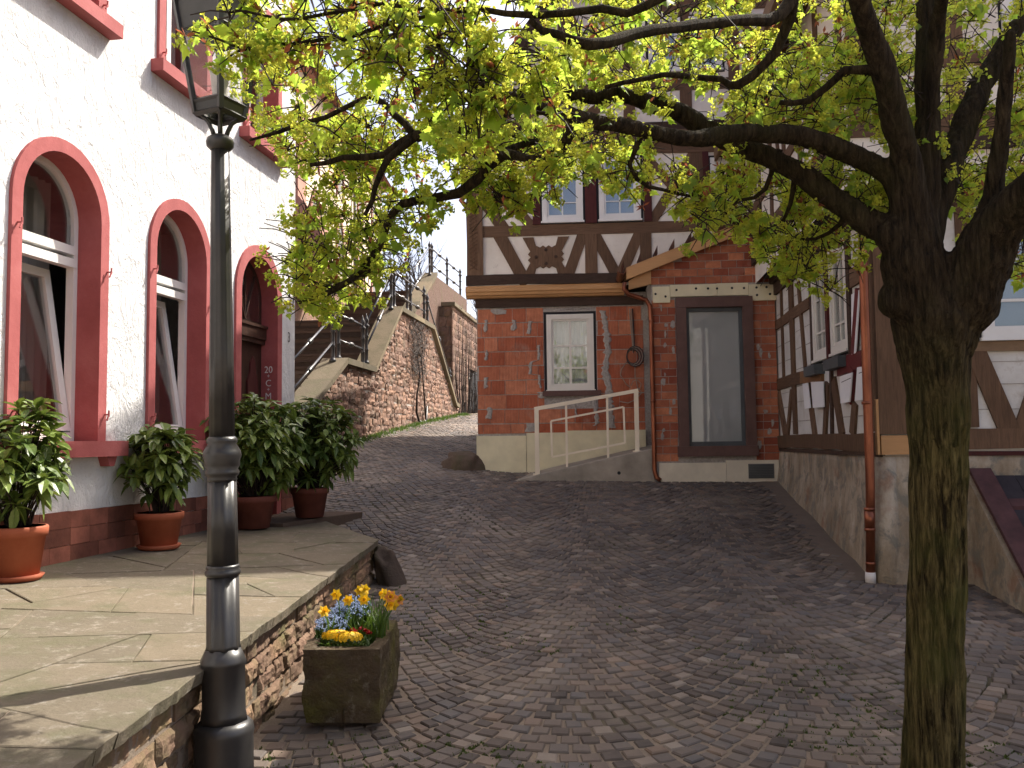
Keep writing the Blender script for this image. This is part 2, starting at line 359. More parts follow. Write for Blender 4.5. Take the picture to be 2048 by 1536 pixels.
def beam(f, p0, p1, w, d0, d1, parent, mat='timber', name='beam', j=.006, w1=None):
    (a, b), (c, e) = p0, p1; L = math.hypot(c-a, e-b) or 1; nx, nz = -(e-b)/L, (c-a)/L; w1 = w1 or w
    mb = MB(); N = max(2, int(L/.5)+1); ring = []
    for i in range(N):
        t = i/(N-1); ww = (w+(w1-w)*t)/2*(1+rnd.uniform(-.06, .06)); x = a+(c-a)*t; z = b+(e-b)*t
        jj = rnd.uniform(-j, j) if 0 < i < N-1 else 0
        for (k, d) in ((-1, d0), (1, d0), (1, d1), (-1, d1)):
            ring.append(f.p(x+nx*ww*k+nx*jj, d+(rnd.uniform(-j, j)*.5 if d == d1 else 0), z+nz*ww*k+nz*jj))
    fs = [(0, 1, 2, 3), tuple(4*(N-1)+q for q in (3, 2, 1, 0))]
    for i in range(N-1):
        for q in range(4): fs.append((4*i+q, 4*i+4+q, 4*i+4+(q+1) % 4, 4*i+(q+1) % 4))
    mb.add(ring, fs); return mb.build(name, mat, parent)
def wall_strips(mb, f, s0, s1, zb, zt, ops, d=0., seg=20):
    B = (lambda s: zb(s) if callable(zb) else zb); T = (lambda s: zt(s) if callable(zt) else zt)
    def quad(a, b, l0, l1, h0, h1): mb.add([f.p(a, d, l0), f.p(b, d, l1), f.p(b, d, h1), f.p(a, d, h0)], [(0, 1, 2, 3)])
    def solid(a, b):
        n = max(1, int((b-a)/.6)) if callable(zt) else 1
        for i in range(n):
            x, y = a+(b-a)*i/n, a+(b-a)*(i+1)/n; quad(x, y, B(x), B(y), T(x), T(y))
    cur = s0
    for (a, b, lo, hi) in sorted(ops, key=lambda q: q[0]):
        if a > cur: solid(cur, a)
        n = seg if callable(hi) else 1
        for i in range(n):
            x, y = a+(b-a)*i/n, a+(b-a)*(i+1)/n
            hx, hy = (hi(x), hi(y)) if callable(hi) else (hi, hi)
            quad(x, y, B(x), B(y), lo, lo); quad(x, y, hx, hy, T(x), T(y))
        cur = b
    if cur < s1: solid(cur, s1)
def rough_stone(f, s0, s1, z0, z1, dep, bulge, rough, seed, nx=6, nz=4, back=-.12):
    """hewn block: the face is a displaced grid, the joint edges sit back"""
    mb = MB(); vs = []
    for jz in range(nz+1):
        for i in range(nx+1):
            u, w = i/nx, jz/nz; e = min(min(u, 1-u)*(s1-s0), min(w, 1-w)*(z1-z0))
            k = min(1, e/.009); s = s0+(s1-s0)*u; z = z0+(z1-z0)*w
            d = dep + bulge*(k**.5) + rough*k*(mnoise.noise((s*9, z*11, seed)) + .8*mnoise.noise((s*24, z*28, seed+4)) + .4*mnoise.noise((s*60, z*60, seed+9)))
            if 0 < i < nx: s += rnd.uniform(-.2, .2)*(s1-s0)/nx
            if 0 < jz < nz: z += rnd.uniform(-.2, .2)*(z1-z0)/nz
            vs.append(f.p(s, d, z))
    W = nx+1; fs = [(j*W+i, j*W+i+1, (j+1)*W+i+1, (j+1)*W+i) for j in range(nz) for i in range(nx)]
    ring = [i for i in range(W)] + [j*W+nx for j in range(1, nz+1)] + [nz*W+i for i in range(nx-1, -1, -1)] + [j*W for j in range(nz-1, 0, -1)]
    k = len(vs); coords = []
    for idx in ring:
        j, i = divmod(idx, W); coords.append(f.p(s0+(s1-s0)*i/nx, back, z0+(z1-z0)*j/nz))
    vs += coords; m = len(ring)
    fs += [(ring[(q+1) % m], ring[q], k+q, k+(q+1) % m) for q in range(m)]
    mb.add(vs, fs); return mb
def text_mesh(body, size):
    cu = bpy.data.curves.new('lettering', 'FONT'); cu.body = body; cu.size = size; cu.resolution_u = 3; cu.align_x = 'CENTER'
    o = bpy.data.objects.new('lettering', cu); COL.objects.link(o); dg = bpy.context.evaluated_depsgraph_get()
    me = bpy.data.meshes.new_from_object(o.evaluated_get(dg)); bpy.data.objects.remove(o)
    vs = [tuple(v.co) for v in me.vertices]; fs = [tuple(p.vertices) for p in me.polygons]; bpy.data.meshes.remove(me); return vs, fs
def lettering(body, size, f, s, d, z, parent, mat, name, flip=1, along=None):
    vs, fs = text_mesh(body, size); mb = MB()
    mb.add([f.p(s+x*flip, d, z+y) if along is None else along(x, y) for x, y, _ in vs], fs); return mb.build(name, mat, parent)
# ================================================================== ground and cobbles
def fd(f, x, y): return float((np.array([x, y, 0])-f.o) @ f.n), float((np.array([x, y, 0])-f.o) @ f.u)
def terrace_edge(y): return -1.56+.15*(y-1)/7.65
def blocked(x, y):
    if y < 8.72 and x < terrace_edge(y)+.045: return True
    if 8.72 <= y < 10.4 and x < -1.41-(y-8.7)*.56+.03: return True
    d, s = fd(FWH, x, y)
    if d < .03 and s < 10.75: return True
    d, s = fd(FH, x, y)
    if d < .03 and s > 0: return True
    d, s = fd(FP, x, y)
    if d < .0 and s > -1.55: return True
    d, s = fd(FR, x, y)
    if d < .06 and s > 0: return True
    d, s = fd(FF, x, y)
    if d < .06 and s > .05: return True
    d, s = fd(FS, x, y)
    if d < .03 and s > -3: return True
    return False
def ground():
    xs = list(np.linspace(-60, -6, 10)) + list(np.arange(-5.5, 6.01, .25)) + list(np.linspace(7, 60, 10))
    ys = list(np.linspace(-30, 0, 7)) + list(np.arange(.5, 30.1, .25)) + list(np.linspace(32, 150, 14))
    mb = MB(); W = len(xs)
    vs = [(x, y, g(x, y)-.008) for y in ys for x in xs]
    mb.add(vs, [(j*W+i, j*W+i+1, (j+1)*W+i+1, (j+1)*W+i) for j in range(len(ys)-1) for i in range(W-1)])
    street = struct(mb.build('cobbled_street', 'joint_sand', None, True))
    # cobbles laid in segmental arcs, the bows towards the camera
    W_, step, th0 = 1.62, .116, R_(46); Rr = W_/2/math.sin(th0); n = 15; ca, sa = math.cos(R_(7)), math.sin(R_(7))
    cob = []
    for b in range(-7, 7):
        for k in range(-5, 330):
            for i in range(n):
                th = -th0 + 2*th0*(i+(.25 if k % 2 else .75))/n + rnd.uniform(-.010, .010)
                p = (b+.5)*W_ + Rr*math.sin(th); q = k*step + Rr*(1-math.cos(th))
                x = p*ca + q*sa - 1.2; y = -p*sa + q*ca
                if y < 2.0 or y > 30 or x < -5 or x > 6 or blocked(x, y): continue
                v = np.array([x, y, g(x, y)])-EYE; z = v @ FW
                if z < .5: continue
                ix, iy = 1024+FPX*(v @ RI)/z, 768-FPX*(v @ UP)/z
                if ix < -250 or ix > 2300 or iy > 1900: continue
                cob.append((x, y, th-R_(7), 2*Rr*th0/n, step*math.cos(th), ix, iy, z))
    rest = MB(); near = []
    cob.sort(key=lambda c: c[7])
    for (x, y, an, lx, ly, ix, iy, z) in cob:
        gap = rnd.uniform(.010, .020); hx, hy = (lx-gap)/2*rnd.uniform(.93, 1.02), (ly-gap)/2*rnd.uniform(.9, 1.03)
        c, s = math.cos(an+rnd.uniform(-.06, .06)), math.sin(an+rnd.uniform(-.06, .06)); tx, ty, dz = rnd.gauss(0, .03), rnd.gauss(0, .03), rnd.uniform(-.004, .004)
        gx = (g(x+.1, y)-g(x-.1, y))/.2; gy = (g(x, y+.1)-g(x, y-.1))/.2; z0 = g(x, y)
        vs = []; cor = [(sx+rnd.uniform(-.10, .10), sy+rnd.uniform(-.10, .10)) for sx, sy in ((-1, -1), (1, -1), (1, 1), (-1, 1))]
        for inn, h in ((1, -.03), (1, -.004), (.87, .004)):
            for (ux, uy) in cor:
                a, b = ux*hx*inn, uy*hy*inn; wx, wy = a*c-b*s, a*s+b*c
                vs.append((x+wx, y+wy, z0+gx*wx+gy*wy+h+dz+tx*a+ty*b))
        fs = [(8, 9, 10, 11)] + [(o+q, o+(q+1) % 4, o+4+(q+1) % 4, o+4+q) for o in (0, 4) for q in range(4)]
        vis = 0 < ix < 2048 and iy < 1560
        if vis and len(near) < 300 and not (ix < 620 and iy > 1300 and ix < 400): near.append((vs, fs))
        else: rest.add(vs, fs, rnd.random()+.001)
    for vs, fs in near:
        MB().add(vs, fs).build('cobblestone', 'cobble', street)
    rest.build('cobblestones', 'cobble', street, kind='stuff')
    # weeds and moss growing in the joints
    mo = MB()
    for _ in range(9000):
        x, y = rnd.uniform(-1.4, 3.2), rnd.uniform(2.6, 8.5)
        if blocked(x, y) or mnoise.noise((x*.8+3, y*.8, 2.)) + .25*mnoise.noise((x*3, y*3, 7)) < .12: continue
        if _ % 2 and y > 5.2: continue
        z = g(x, y)-.008; r = rnd.uniform(.006, .014)
        for q in range(4):
            a = rnd.uniform(0, 6.28); px_, py_ = x+rnd.uniform(-.014, .014), y+rnd.uniform(-.014, .014); h = rnd.uniform(.004, .016)
            mo.add([(px_-math.cos(a)*r, py_-math.sin(a)*r, z), (px_+math.cos(a)*r, py_+math.sin(a)*r, z), (px_+rnd.uniform(-.008, .008), py_+rnd.uniform(-.008, .008), z+h+.006)], [(0, 1, 2)], rnd.random()+.001)
    tag(mo.build('moss', 'moss', None, kind='stuff'), 'green moss growing in the joints between cobblestones', 'moss')
    wl = MB()                                   # weeds along the stair wall foot
    for _ in range(1500):
        s = rnd.uniform(-1, 10.5); d = abs(rnd.gauss(0, .14))+.02; x, y, _z = FS.p(s, d, 0); z = g(x, y)-.02
        for q in range(3):
            a = rnd.uniform(0, 6.28); h = rnd.uniform(.03, .12)*(1-d); r = .012
            wl.add([(x-math.cos(a)*r, y-math.sin(a)*r, z), (x+math.cos(a)*r, y+math.sin(a)*r, z), (x+rnd.uniform(-.06, .06), y+rnd.uniform(-.06, .06), z+max(.02, h))], [(0, 1, 2)], rnd.random()+.001)
    tag(wl.build('grass', 'grass', None, kind='stuff'), 'strip of weeds and grass along the foot of the stair wall', 'grass')
ground()
def sand_drift():
    rr = random.Random(6); mb = MB(); n = 60; vs = []
    for i in range(n+1):
        s = .0+5.2*i/n; w = .22+.22*(.5+.5*mnoise.noise((s*.9, 2., 0)))+.1*mnoise.noise((s*4, 5., 0))
        for k in range(5):
            d = .02+w*k/4*(1 if k < 4 else 1+.25*rr.random()); x, y, _ = FR.p(s+(rr.uniform(-.03, .03) if k == 4 else 0), d, 0); vs.append((x, y, g(x, y)+.012*(1-k/4)**.6-.004*(k == 4)+.002))
    mb.add(vs, [(5*i+k, 5*i+k+1, 5*i+k+6, 5*i+k+5) for i in range(n) for k in range(4)])
    tag(mb.build('sand', 'drift', None, True, kind='stuff'), 'strip of dusty sand washed against the corner house base', 'sand')
t_ = NT('drift'); n_ = t_.noise(60, 5, .7); t_.set(t_.mix(t_.noise(5, 5), t_.mix(n_, (.16, .125, .098), (.27, .22, .172)), (.14, .11, .09)), .98, t_.bump(n_, .8, .01), spec=.05)
sand_drift()

# ================================================================== terrace of flagstones on a rubble wall
def clip_poly(poly, p, n, keep):
    out = []
    for i in range(len(poly)):
        a, b = poly[i], poly[(i+1) % len(poly)]
        da = ((a[0]-p[0])*n[0]+(a[1]-p[1])*n[1])*keep; db = ((b[0]-p[0])*n[0]+(b[1]-p[1])*n[1])*keep
        if da >= 0: out.append(a)
        if da*db < 0: t = da/(da-db); out.append((a[0]+(b[0]-a[0])*t, a[1]+(b[1]-a[1])*t))
    return out
def area(p): return abs(sum(p[i][0]*p[(i+1) % len(p)][1]-p[(i+1) % len(p)][0]*p[i][1] for i in range(len(p))))/2
def terrace():
    root = thing('stone_terrace', 'raised sandstone flag terrace with rough hewn stone edge before the white house', 'terrace', (-2.5, 5, .1))
    poly = [(-1.535, .8), (-1.39, 8.7), (-2.28, 10.28), (-3.02, 10.35), (-4.53, .8)]
    body = MB(); body.slab([(p[0]-(.06 if i < 2 else 0), p[1]) for i, p in enumerate(poly)], -.1, lambda x, y: terr(y, x)-.009); body.build('terrace_fill', 'joint_sand', root)
    todo = [poly]; done = []
    rr = random.Random(21)
    while todo:
        q = todo.pop(); ar = area(q)
        if ar < rr.uniform(.22, .6): done.append(q); continue
        i = max(range(len(q)), key=lambda k: math.dist(q[k], q[(k+1) % len(q)])); a, b = q[i], q[(i+1) % len(q)]
        t = rr.uniform(.38, .62); p = (a[0]+(b[0]-a[0])*t, a[1]+(b[1]-a[1])*t); L = math.dist(a, b); e = ((b[0]-a[0])/L, (b[1]-a[1])/L)
        an = rr.uniform(-.55, .55); n = (e[0]*math.cos(an)-e[1]*math.sin(an), e[0]*math.sin(an)+e[1]*math.cos(an))
        for k in (1, -1):
            c = clip_poly(q, p, n, k)
            if len(c) > 2: todo.append(c)
    for q in done:
        cx = sum(p[0] for p in q)/len(q); cy = sum(p[1] for p in q)/len(q)
        pts = []
        for i in range(len(q)):                      # wobbly outline
            a, b = q[i], q[(i+1) % len(q)]; L = math.dist(a, b); eg = (a[0]+b[0])/2 > terrace_edge((a[1]+b[1])/2)-.03; m = max(1, int(L/(.035 if eg else .16)))
            for k in range(m):
                t = k/m; x, y = a[0]+(b[0]-a[0])*t, a[1]+(b[1]-a[1])*t; edge = x > terrace_edge(y)-.02 and y < 8.7
                jj = (.003 if edge else .002) if k else 0
                if edge: x += .010*mnoise.noise((y*5, 1., 0)) + .005*mnoise.noise((y*18, 4., 0))
                x += rr.uniform(-jj, jj); y += rr.uniform(-jj*.5, jj*.5)
                D = math.hypot(x-cx, y-cy); kk = (D-.005)/D; pts.append((cx+(x-cx)*kk+(.03 if edge else 0), cy+(y-cy)*kk))
        if area(pts) < .01: continue
        s = sum(pts[i][0]*pts[(i+1) % len(pts)][1]-pts[(i+1) % len(pts)][0]*pts[i][1] for i in range(len(pts)))
        if s < 0: pts.reverse()
        h = rr.uniform(-.004, .004)
        low = [(p[0]-(rr.uniform(.008, .02) if p[0] > terrace_edge(p[1])-.03 and p[1] < 8.7 else 0), p[1]) for p in pts]
        MB().slab(pts, lambda x, y: terr(y, x)-.065, lambda x, y: terr(y, x)+h, .006, low=low).build('flagstone', 'flag', root)
    # hewn courses
    rr = random.Random(5); L = 7.66
    tops = [.0, .155, .30, .445, .57]
    for c in range(5):
        s = -.3-rr.uniform(0, .3)
        while s < L:
            w = rr.uniform(.18, .5); s1 = min(s+w, L)
            if s1-s < .06: break
            y = 1+s; base = g(-1.4, y)-.06; top = terr(y)-.075; hh = top-base
            n = 4; k0, k1 = c/5, (c+1)/5
            z0 = top-(1-k0)*(.60+.03)+.0; z1 = top-(1-k1)*(.63)
            z0 = top-.63+k0*.63; z1 = top-.63+k1*.63
            if z1 > base+.03:
                z0 = max(z0, base)
                o = rough_stone(FT, s+.006, s1-.006, z0+.006, z1-.006, -.03+rr.uniform(-.012, .012), rr.uniform(.010, .022), .018, rr.uniform(0, 99), 14, 6).build('wall_stone', 'wall_stone', root)
            s = s1
    bk = MB(); bk.box(FT, -.4, L, -.3, -.05, -.1, .62); bk.build('wall_core', 'joint_sand', root)
    # end wall stones round the far corner
    fe = Frame((-1.395, 8.66), -29.5)
    for c in range(3):
        s = 0
        while s < 1.7:
            s1 = s+rr.uniform(.25, .5); z1 = terr(9)-.07-c*.13; z0 = z1-.12; x, y, _ = fe.p((s+s1)/2, 0, 0)
            if z1 > g(x, y): rough_stone(fe, s+.006, s1-.006, z0, z1, -.03, .03, .02, rr.uniform(0, 99)).build('wall_stone', 'wall_stone', root)
            s = s1
terrace()
def boulder(name, label, c, rad, seed, squash=(1, 1, 1), rz=0, mat='boulder', shear=0.):
    bm = bmesh.new(); bmesh.ops.create_icosphere(bm, subdivisions=4, radius=1)
    for v in bm.verts:
        p = v.co.normalized(); q = Vector((math.copysign(abs(p.x)**.7, p.x), math.copysign(abs(p.y)**.7, p.y), math.copysign(abs(p.z)**.7, p.z)))
        k = (1 + .30*mnoise.noise(p*1.5+Vector((seed, 0, 0))) + .10*mnoise.noise(p*4+Vector((0, seed, 0))) + .03*mnoise.noise(p*11))*(1.08-.22*p.z)
        q = Vector((q.x*squash[0], q.y*squash[1], q.z*squash[2]))*k*rad
        v.co = (q.x*math.cos(rz)-q.y*math.sin(rz)+c[0], q.x*math.sin(rz)+q.y*math.cos(rz)+c[1], q.z+c[2])
        v.co.x -= shear*q.z
    me = bpy.data.meshes.new(name); bm.to_mesh(me); bm.free(); me.polygons.foreach_set('use_smooth', [True]*len(me.polygons)); me.materials.append(MATS[mat])
    o = bpy.data.objects.new(name, me); COL.objects.link(o); return tag(o, label, 'stone')
boulder('guard_stone', 'dark weathered guard stone leaning on the terrace corner', (-1.27, 8.70, .36), .2, 5.7, (.66, .85, 1.5), .3, shear=.28)
boulder('guard_stone', 'brown guard stone at the clay block corner of the timber house', (-.86, 14.75, 1.26), .27, 8.2, (1.2, .9, .95), .1)

# ================================================================== white house
def arch_path(sc, r, zb, zs, n=20):
    return [(sc-r, zb)] + [(sc-r*math.cos(math.pi*i/n), zs+r*math.sin(math.pi*i/n)) for i in range(n+1)] + [(sc+r, zb)]
def ring_mesh(f, outer, inner, dfront, dback_out, dback_in):
    mb = MB(); n = len(outer)
    for i in range(n-1):
        o0, o1, i0, i1 = outer[i], outer[i+1], inner[i], inner[i+1]
        mb.add([f.p(o0[0], dfront, o0[1]), f.p(o1[0], dfront, o1[1]), f.p(i1[0], dfront, i1[1]), f.p(i0[0], dfront, i0[1]),
                f.p(o0[0], dback_out, o0[1]), f.p(o1[0], dback_out, o1[1]), f.p(i0[0], dback_in, i0[1]), f.p(i1[0], dback_in, i1[1])],
               [(0, 1, 2, 3), (1, 0, 4, 5), (3, 2, 7, 6)])
    return mb
def white_house():
    f = FWH
    root = thing('white_house', 'white rough plastered house with red stone arched windows beside the terrace', 'house', tuple(f.p(5, -1, .7)))
    cs = [2.55, 4.32, 6.09, 7.86, 9.61]; RO, RI_, ZS = .575, .465, 3.575
    top = 9.4
    ops = []
    for i, c in enumerate(cs):
        ro = RO if i < 4 else .615; zs = ZS if i < 4 else 3.46
        ops.append((c-ro+.02, c+ro-.02, 1.66 if i < 4 else .62, (lambda s, c=c, ro=ro, zs=zs: zs+math.sqrt(max(0, (ro-.02)**2-(s-c)**2)))))
    mb = MB(); wall_strips(mb, f, -3, 10.69, .3, 4.7, ops)
    upc = [2.5, 4.28, 6.06, 7.89, 9.68]
    wall_strips(mb, f, -3, 10.69, 4.7, top, [(c-.49, c+.49, 5.36, 7.1) for c in upc])
    # other sides
    for (a, b) in (((10.69, 0), (10.69, -8)), ((10.69, -8), (-3, -8)), ((-3, -8), (-3, 0))):
        mb.add([f.p(a[0], a[1], .3), f.p(b[0], b[1], .3), f.p(b[0], b[1], top), f.p(a[0], a[1], top)], [(0, 1, 2, 3)])
    mb.build('wall', 'plaster_white', root)
    fl = MB(); fl.box(f, -2.95, 10.6, -7.9, -.4, .7, .75); fl.box(f, -2.95, 10.6, -7.9, -.4, 4.55, 4.7); fl.box(f, -2.95, 10.6, -3.2, -3.1, .76, 4.54); fl.box(f, -2.95, 10.6, -3.2, -3.1, 4.71, 9.2)
    fl.build('inner_floors', 'interior', root)
    rf = MB(); A_, B_ = -3.3, 10.95
    rf.add([f.p(A_, .45, top-.1), f.p(B_, .45, top-.1), f.p(B_, -4, top+3.4), f.p(A_, -4, top+3.4), f.p(A_, -8.45, top-.1), f.p(B_, -8.45, top-.1)], [(0, 1, 2, 3), (3, 2, 5, 4), (0, 3, 4), (1, 5, 2), (0, 4, 5, 1)])
    rf.build('roof', 'roof_tile', root)
    # plinth tiles
    rr = random.Random(3)
    zt = lambda s: 1.155-.012*(s-7)
    cuts = [(-3, 8.97), (10.25, 10.70)]
    for (a, b) in cuts:
        for r in range(4):
            s = a + (-.12 if r % 2 else 0)
            while s < b:
                s1 = min(s+rr.choice((.24, .24, .36)), b); s0 = max(s, a); h = .135
                if s1-s0 > .03 and s1 > 3.5:
                    MB().box(f, s0+.0015, s1-.0015, -.02, .028+rr.uniform(-.002, .002), zt(s0)-h*(r+1)+.002, zt(s0)-h*r-.002).build('plinth_tile', 'plinth_stone', root)
                s = s1
    for i, c in enumerate(cs[1:4]):
        zb = 1.72
        o = arch_path(c, RO, zb, ZS); n_ = arch_path(c, RI_, zb, ZS)
        sur = ring_mesh(f, o, n_, .03, -.03, -.25).build('window_surround', 'red_stone', root, False)
        MB().box(f, c-.66, c+.75, -.26, .13, 1.595, 1.725).build('window_sill', 'red_stone', root)
        for k in (-.5, .58):
            MB().prism(f, [(c+k-.07, 1.594), (c+k+.07, 1.594), (c+k+.03, 1.51), (c+k-.03, 1.51)], 0, .09).build('sill_bracket', 'red_stone', root)
        for (k, z) in ((-.52, 3.35), (.55, 3.18), (-.52, 1.95), (.55, 1.95)):
            hk = MB(); hk.tube([f.p(c+k, .03, z), f.p(c+k, .07, z), f.p(c+k-.03, .075, z-.05)], .008, 5); hk.tube([f.p(c+k, .07, z-.02), f.p(c+k, .07, z+.035)], .008, 5); hk.build('shutter_hook', 'red_stone', root)
        # window: frame with fanlight, transom and a tilted sash
        w = ring_mesh(f, arch_path(c, RI_+.002, zb, ZS), arch_path(c, RI_-.05, zb, ZS), -.19, -.25, -.26)
        w.box(f, c-RI_+.02, c+RI_-.02, -.26, -.185, 3.31, 3.385); w.box(f, c-RI_+.02, c+RI_-.02, -.255, -.18, 3.20, 3.275); w.box(f, c-RI_+.02, c+RI_-.02, -.26, -.185, 1.72, 1.80)
        W = w.build('window', 'frame_white', root)
        fan = [(c-(RI_-.05), 3.385)] + [(c-(RI_-.05)*math.cos(math.pi*k/20), ZS+(RI_-.05)*math.sin(math.pi*k/20)) for k in range(21)] + [(c+RI_-.05, 3.385)]
        MB().prism(f, fan, -.235, -.227).build('fanlight_pane', 'glass', W)
        tb = 1.815; th = math.tan(R_(9.5)); h = 1.375; a0, a1 = c-RI_+.06, c+RI_-.06
        def T(s, k, z): return f.p(s, -.235-z*th+k, tb+z)
        sm = MB()
        for (x0, x1, z0, z1) in ((a0, a0+.075, 0, h), (a1-.075, a1, 0, h), (a0+.075, a1-.075, 0, .075), (a0+.075, a1-.075, h-.075, h)):
            sm.hexa([T(x0, 0, z0), T(x1, 0, z0), T(x1, 0, z1), T(x0, 0, z1), T(x0, .055, z0), T(x1, .055, z0), T(x1, .055, z1), T(x0, .055, z1)])
        sm.build('tilted_sash', 'frame_white', W)
        gm = MB(); x0, x1, z0, z1 = a0+.075, a1-.075, .075, h-.075
        gm.hexa([T(x0, .02, z0), T(x1, .02, z0), T(x1, .02, z1), T(x0, .02, z1), T(x0, .027, z0), T(x1, .027, z0), T(x1, .027, z1), T(x0, .027, z1)]); gm.build('pane', 'glass', W)
        cu = MB(); s_ = c-.5
        vs = []; n = 40
        for k in range(n+1):
            for z in (1.8, 4.05): vs.append(f.p(s_+1.2*k/n, -.66+.03*math.sin(k*1.9), z))
        cu.add(vs, [(2*k, 2*k+2, 2*k+3, 2*k+1) for k in range(n)]); cu.build('curtain', 'plain_grey', W)
    # upper windows
    for c in upc[1:]:
        mb = MB()
        for (x0, x1, z0, z1) in ((c-.51, c-.40, 5.36, 7.1), (c+.40, c+.51, 5.36, 7.1), (c-.51, c+.51, 7.0, 7.12)): mb.box(f, x0, x1, -.25, .03, z0, z1)
        mb.build('window_surround', 'red_stone', root)
        MB().box(f, c-.60, c+.60, -.26, .13, 5.255, 5.375).build('window_sill', 'red_stone', root)
        for k in (-.45, .46):
            hk = MB(); hk.tube([f.p(c+k, .03, 5.5), f.p(c+k, .07, 5.5), f.p(c+k-.03, .075, 5.45)], .008, 5); hk.tube([f.p(c+k, .07, 5.48), f.p(c+k, .07, 5.535)], .008, 5); hk.build('shutter_hook', 'red_stone', root)
        w = MB()
        for (x0, x1, z0, z1) in ((c-.40, c-.34, 5.376, 7), (c+.34, c+.40, 5.376, 7), (c-.04, c+.04, 5.44, 7), (c-.34, c+.34, 5.376, 5.44)): w.box(f, x0, x1, -.24, -.18, z0, z1)
        W = w.build('window', 'frame_white', root)
        for (x0, x1) in ((c-.34, c-.04), (c+.04, c+.34)): MB().box(f, x0, x1, -.215, -.21, 5.44, 7).build('pane', 'glass', W)
        cu = MB(); vs = []; n = 24
        for k in range(n+1):
            for z in (5.4, 7): vs.append(f.p(c-.38+.76*k/n, -.34+.025*math.sin(k*1.7), z))
        cu.add(vs, [(2*k, 2*k+2, 2*k+3, 2*k+1) for k in range(n)]); cu.build('curtain', 'plain_grey', W)
    # door
    c = cs[4]; o = arch_path(c, .615, .66, 3.46); n_ = arch_path(c, .485, .66, 3.46)
    ring_mesh(f, o, n_, .03, -.03, -.22).build('door_surround', 'red_stone', root)
    dm = MB(); dm.prism(f, arch_path(c, .49, .78, 3.46), -.250, -.190)
    D = dm.build('door', 'door_wood', root)
    MB().box(f, c-.49, c+.49, -.195, -.120, 2.98, 3.12).build('transom', 'door_wood', D)
    tm = MB(); tm.box(f, c-.49, c+.49, -.195, -.100, 3.12, 3.155); tm.box(f, c-.49, c+.49, -.195, -.140, 2.92, 2.98); tm.build('cornice', 'door_wood', D)
    fan = [(c-.40, 3.2)] + [(c-.41*math.cos(math.pi*k/16), 3.46+.41*math.sin(math.pi*k/16)) for k in range(17)] + [(c+.40, 3.2)]
    MB().prism(f, fan, -.189, -.180).build('fanlight_pane', 'glass', D)
    for a in (50, 90, 130):
        MB().tube([f.p(c, -.175, 3.2), f.p(c+.42*math.cos(R_(a)), -.175, 3.46+.40*math.sin(R_(a)))], .012, 5).build('glazing_bar', 'door_wood', D)
    for k in (-.22, .22):
        pn = [(c+k-.14, 1.75), (c+k+.14, 1.75), (c+k+.14, 2.45), (c+k+.08, 2.55), (c+k+.06, 2.68), (c+k, 2.76), (c+k-.06, 2.68), (c+k-.08, 2.55), (c+k-.14, 2.45)]
        MB().prism(f, pn, -.195, -.168).build('door_panel', 'timber_red', D)
        MB().box(f, c+k-.15, c+k+.15, -.195, -.168, .95, 1.55).build('door_panel', 'timber_red', D)
    MB().tube([f.p(c-.33, -.190, 1.75), f.p(c-.33, -.120, 1.75), f.p(c-.23, -.120, 1.75)], .012, 6).build('door_handle', 'iron', D)
    # chalk blessing on the far jamb of the doorway (the reveal that faces the camera) and the house number
    s_r = c+.485
    ch = MB()
    for body, z in (('20', 2.57), ('+', 2.505), ('C', 2.40), ('+', 2.335), ('M', 2.235), ('+', 2.17), ('B', 2.07)):
        sz = .12 if body != '+' else .075
        vs, fs = text_mesh(body, sz); ch.add([f.p(s_r-.004, -.09+x*.95, z+y) for x, y, _ in vs], fs)
    ch.build('chalk_writing', 'chalk', root)
    lettering('3', .19, f, 10.48, .012, 3.0, root, 'iron', 'house_number')
    st = MB(); P = lambda s, d: f.p(s, d, 0)[:2]
    st.slab([P(8.95, .0), P(8.95, .62), P(10.45, 1.02), P(10.55, .0)], .55, .80, .012)
    tag(st.build('door_step', 'stair_tread', None), 'grey stone step before the door of the white house', 'step')
white_house()
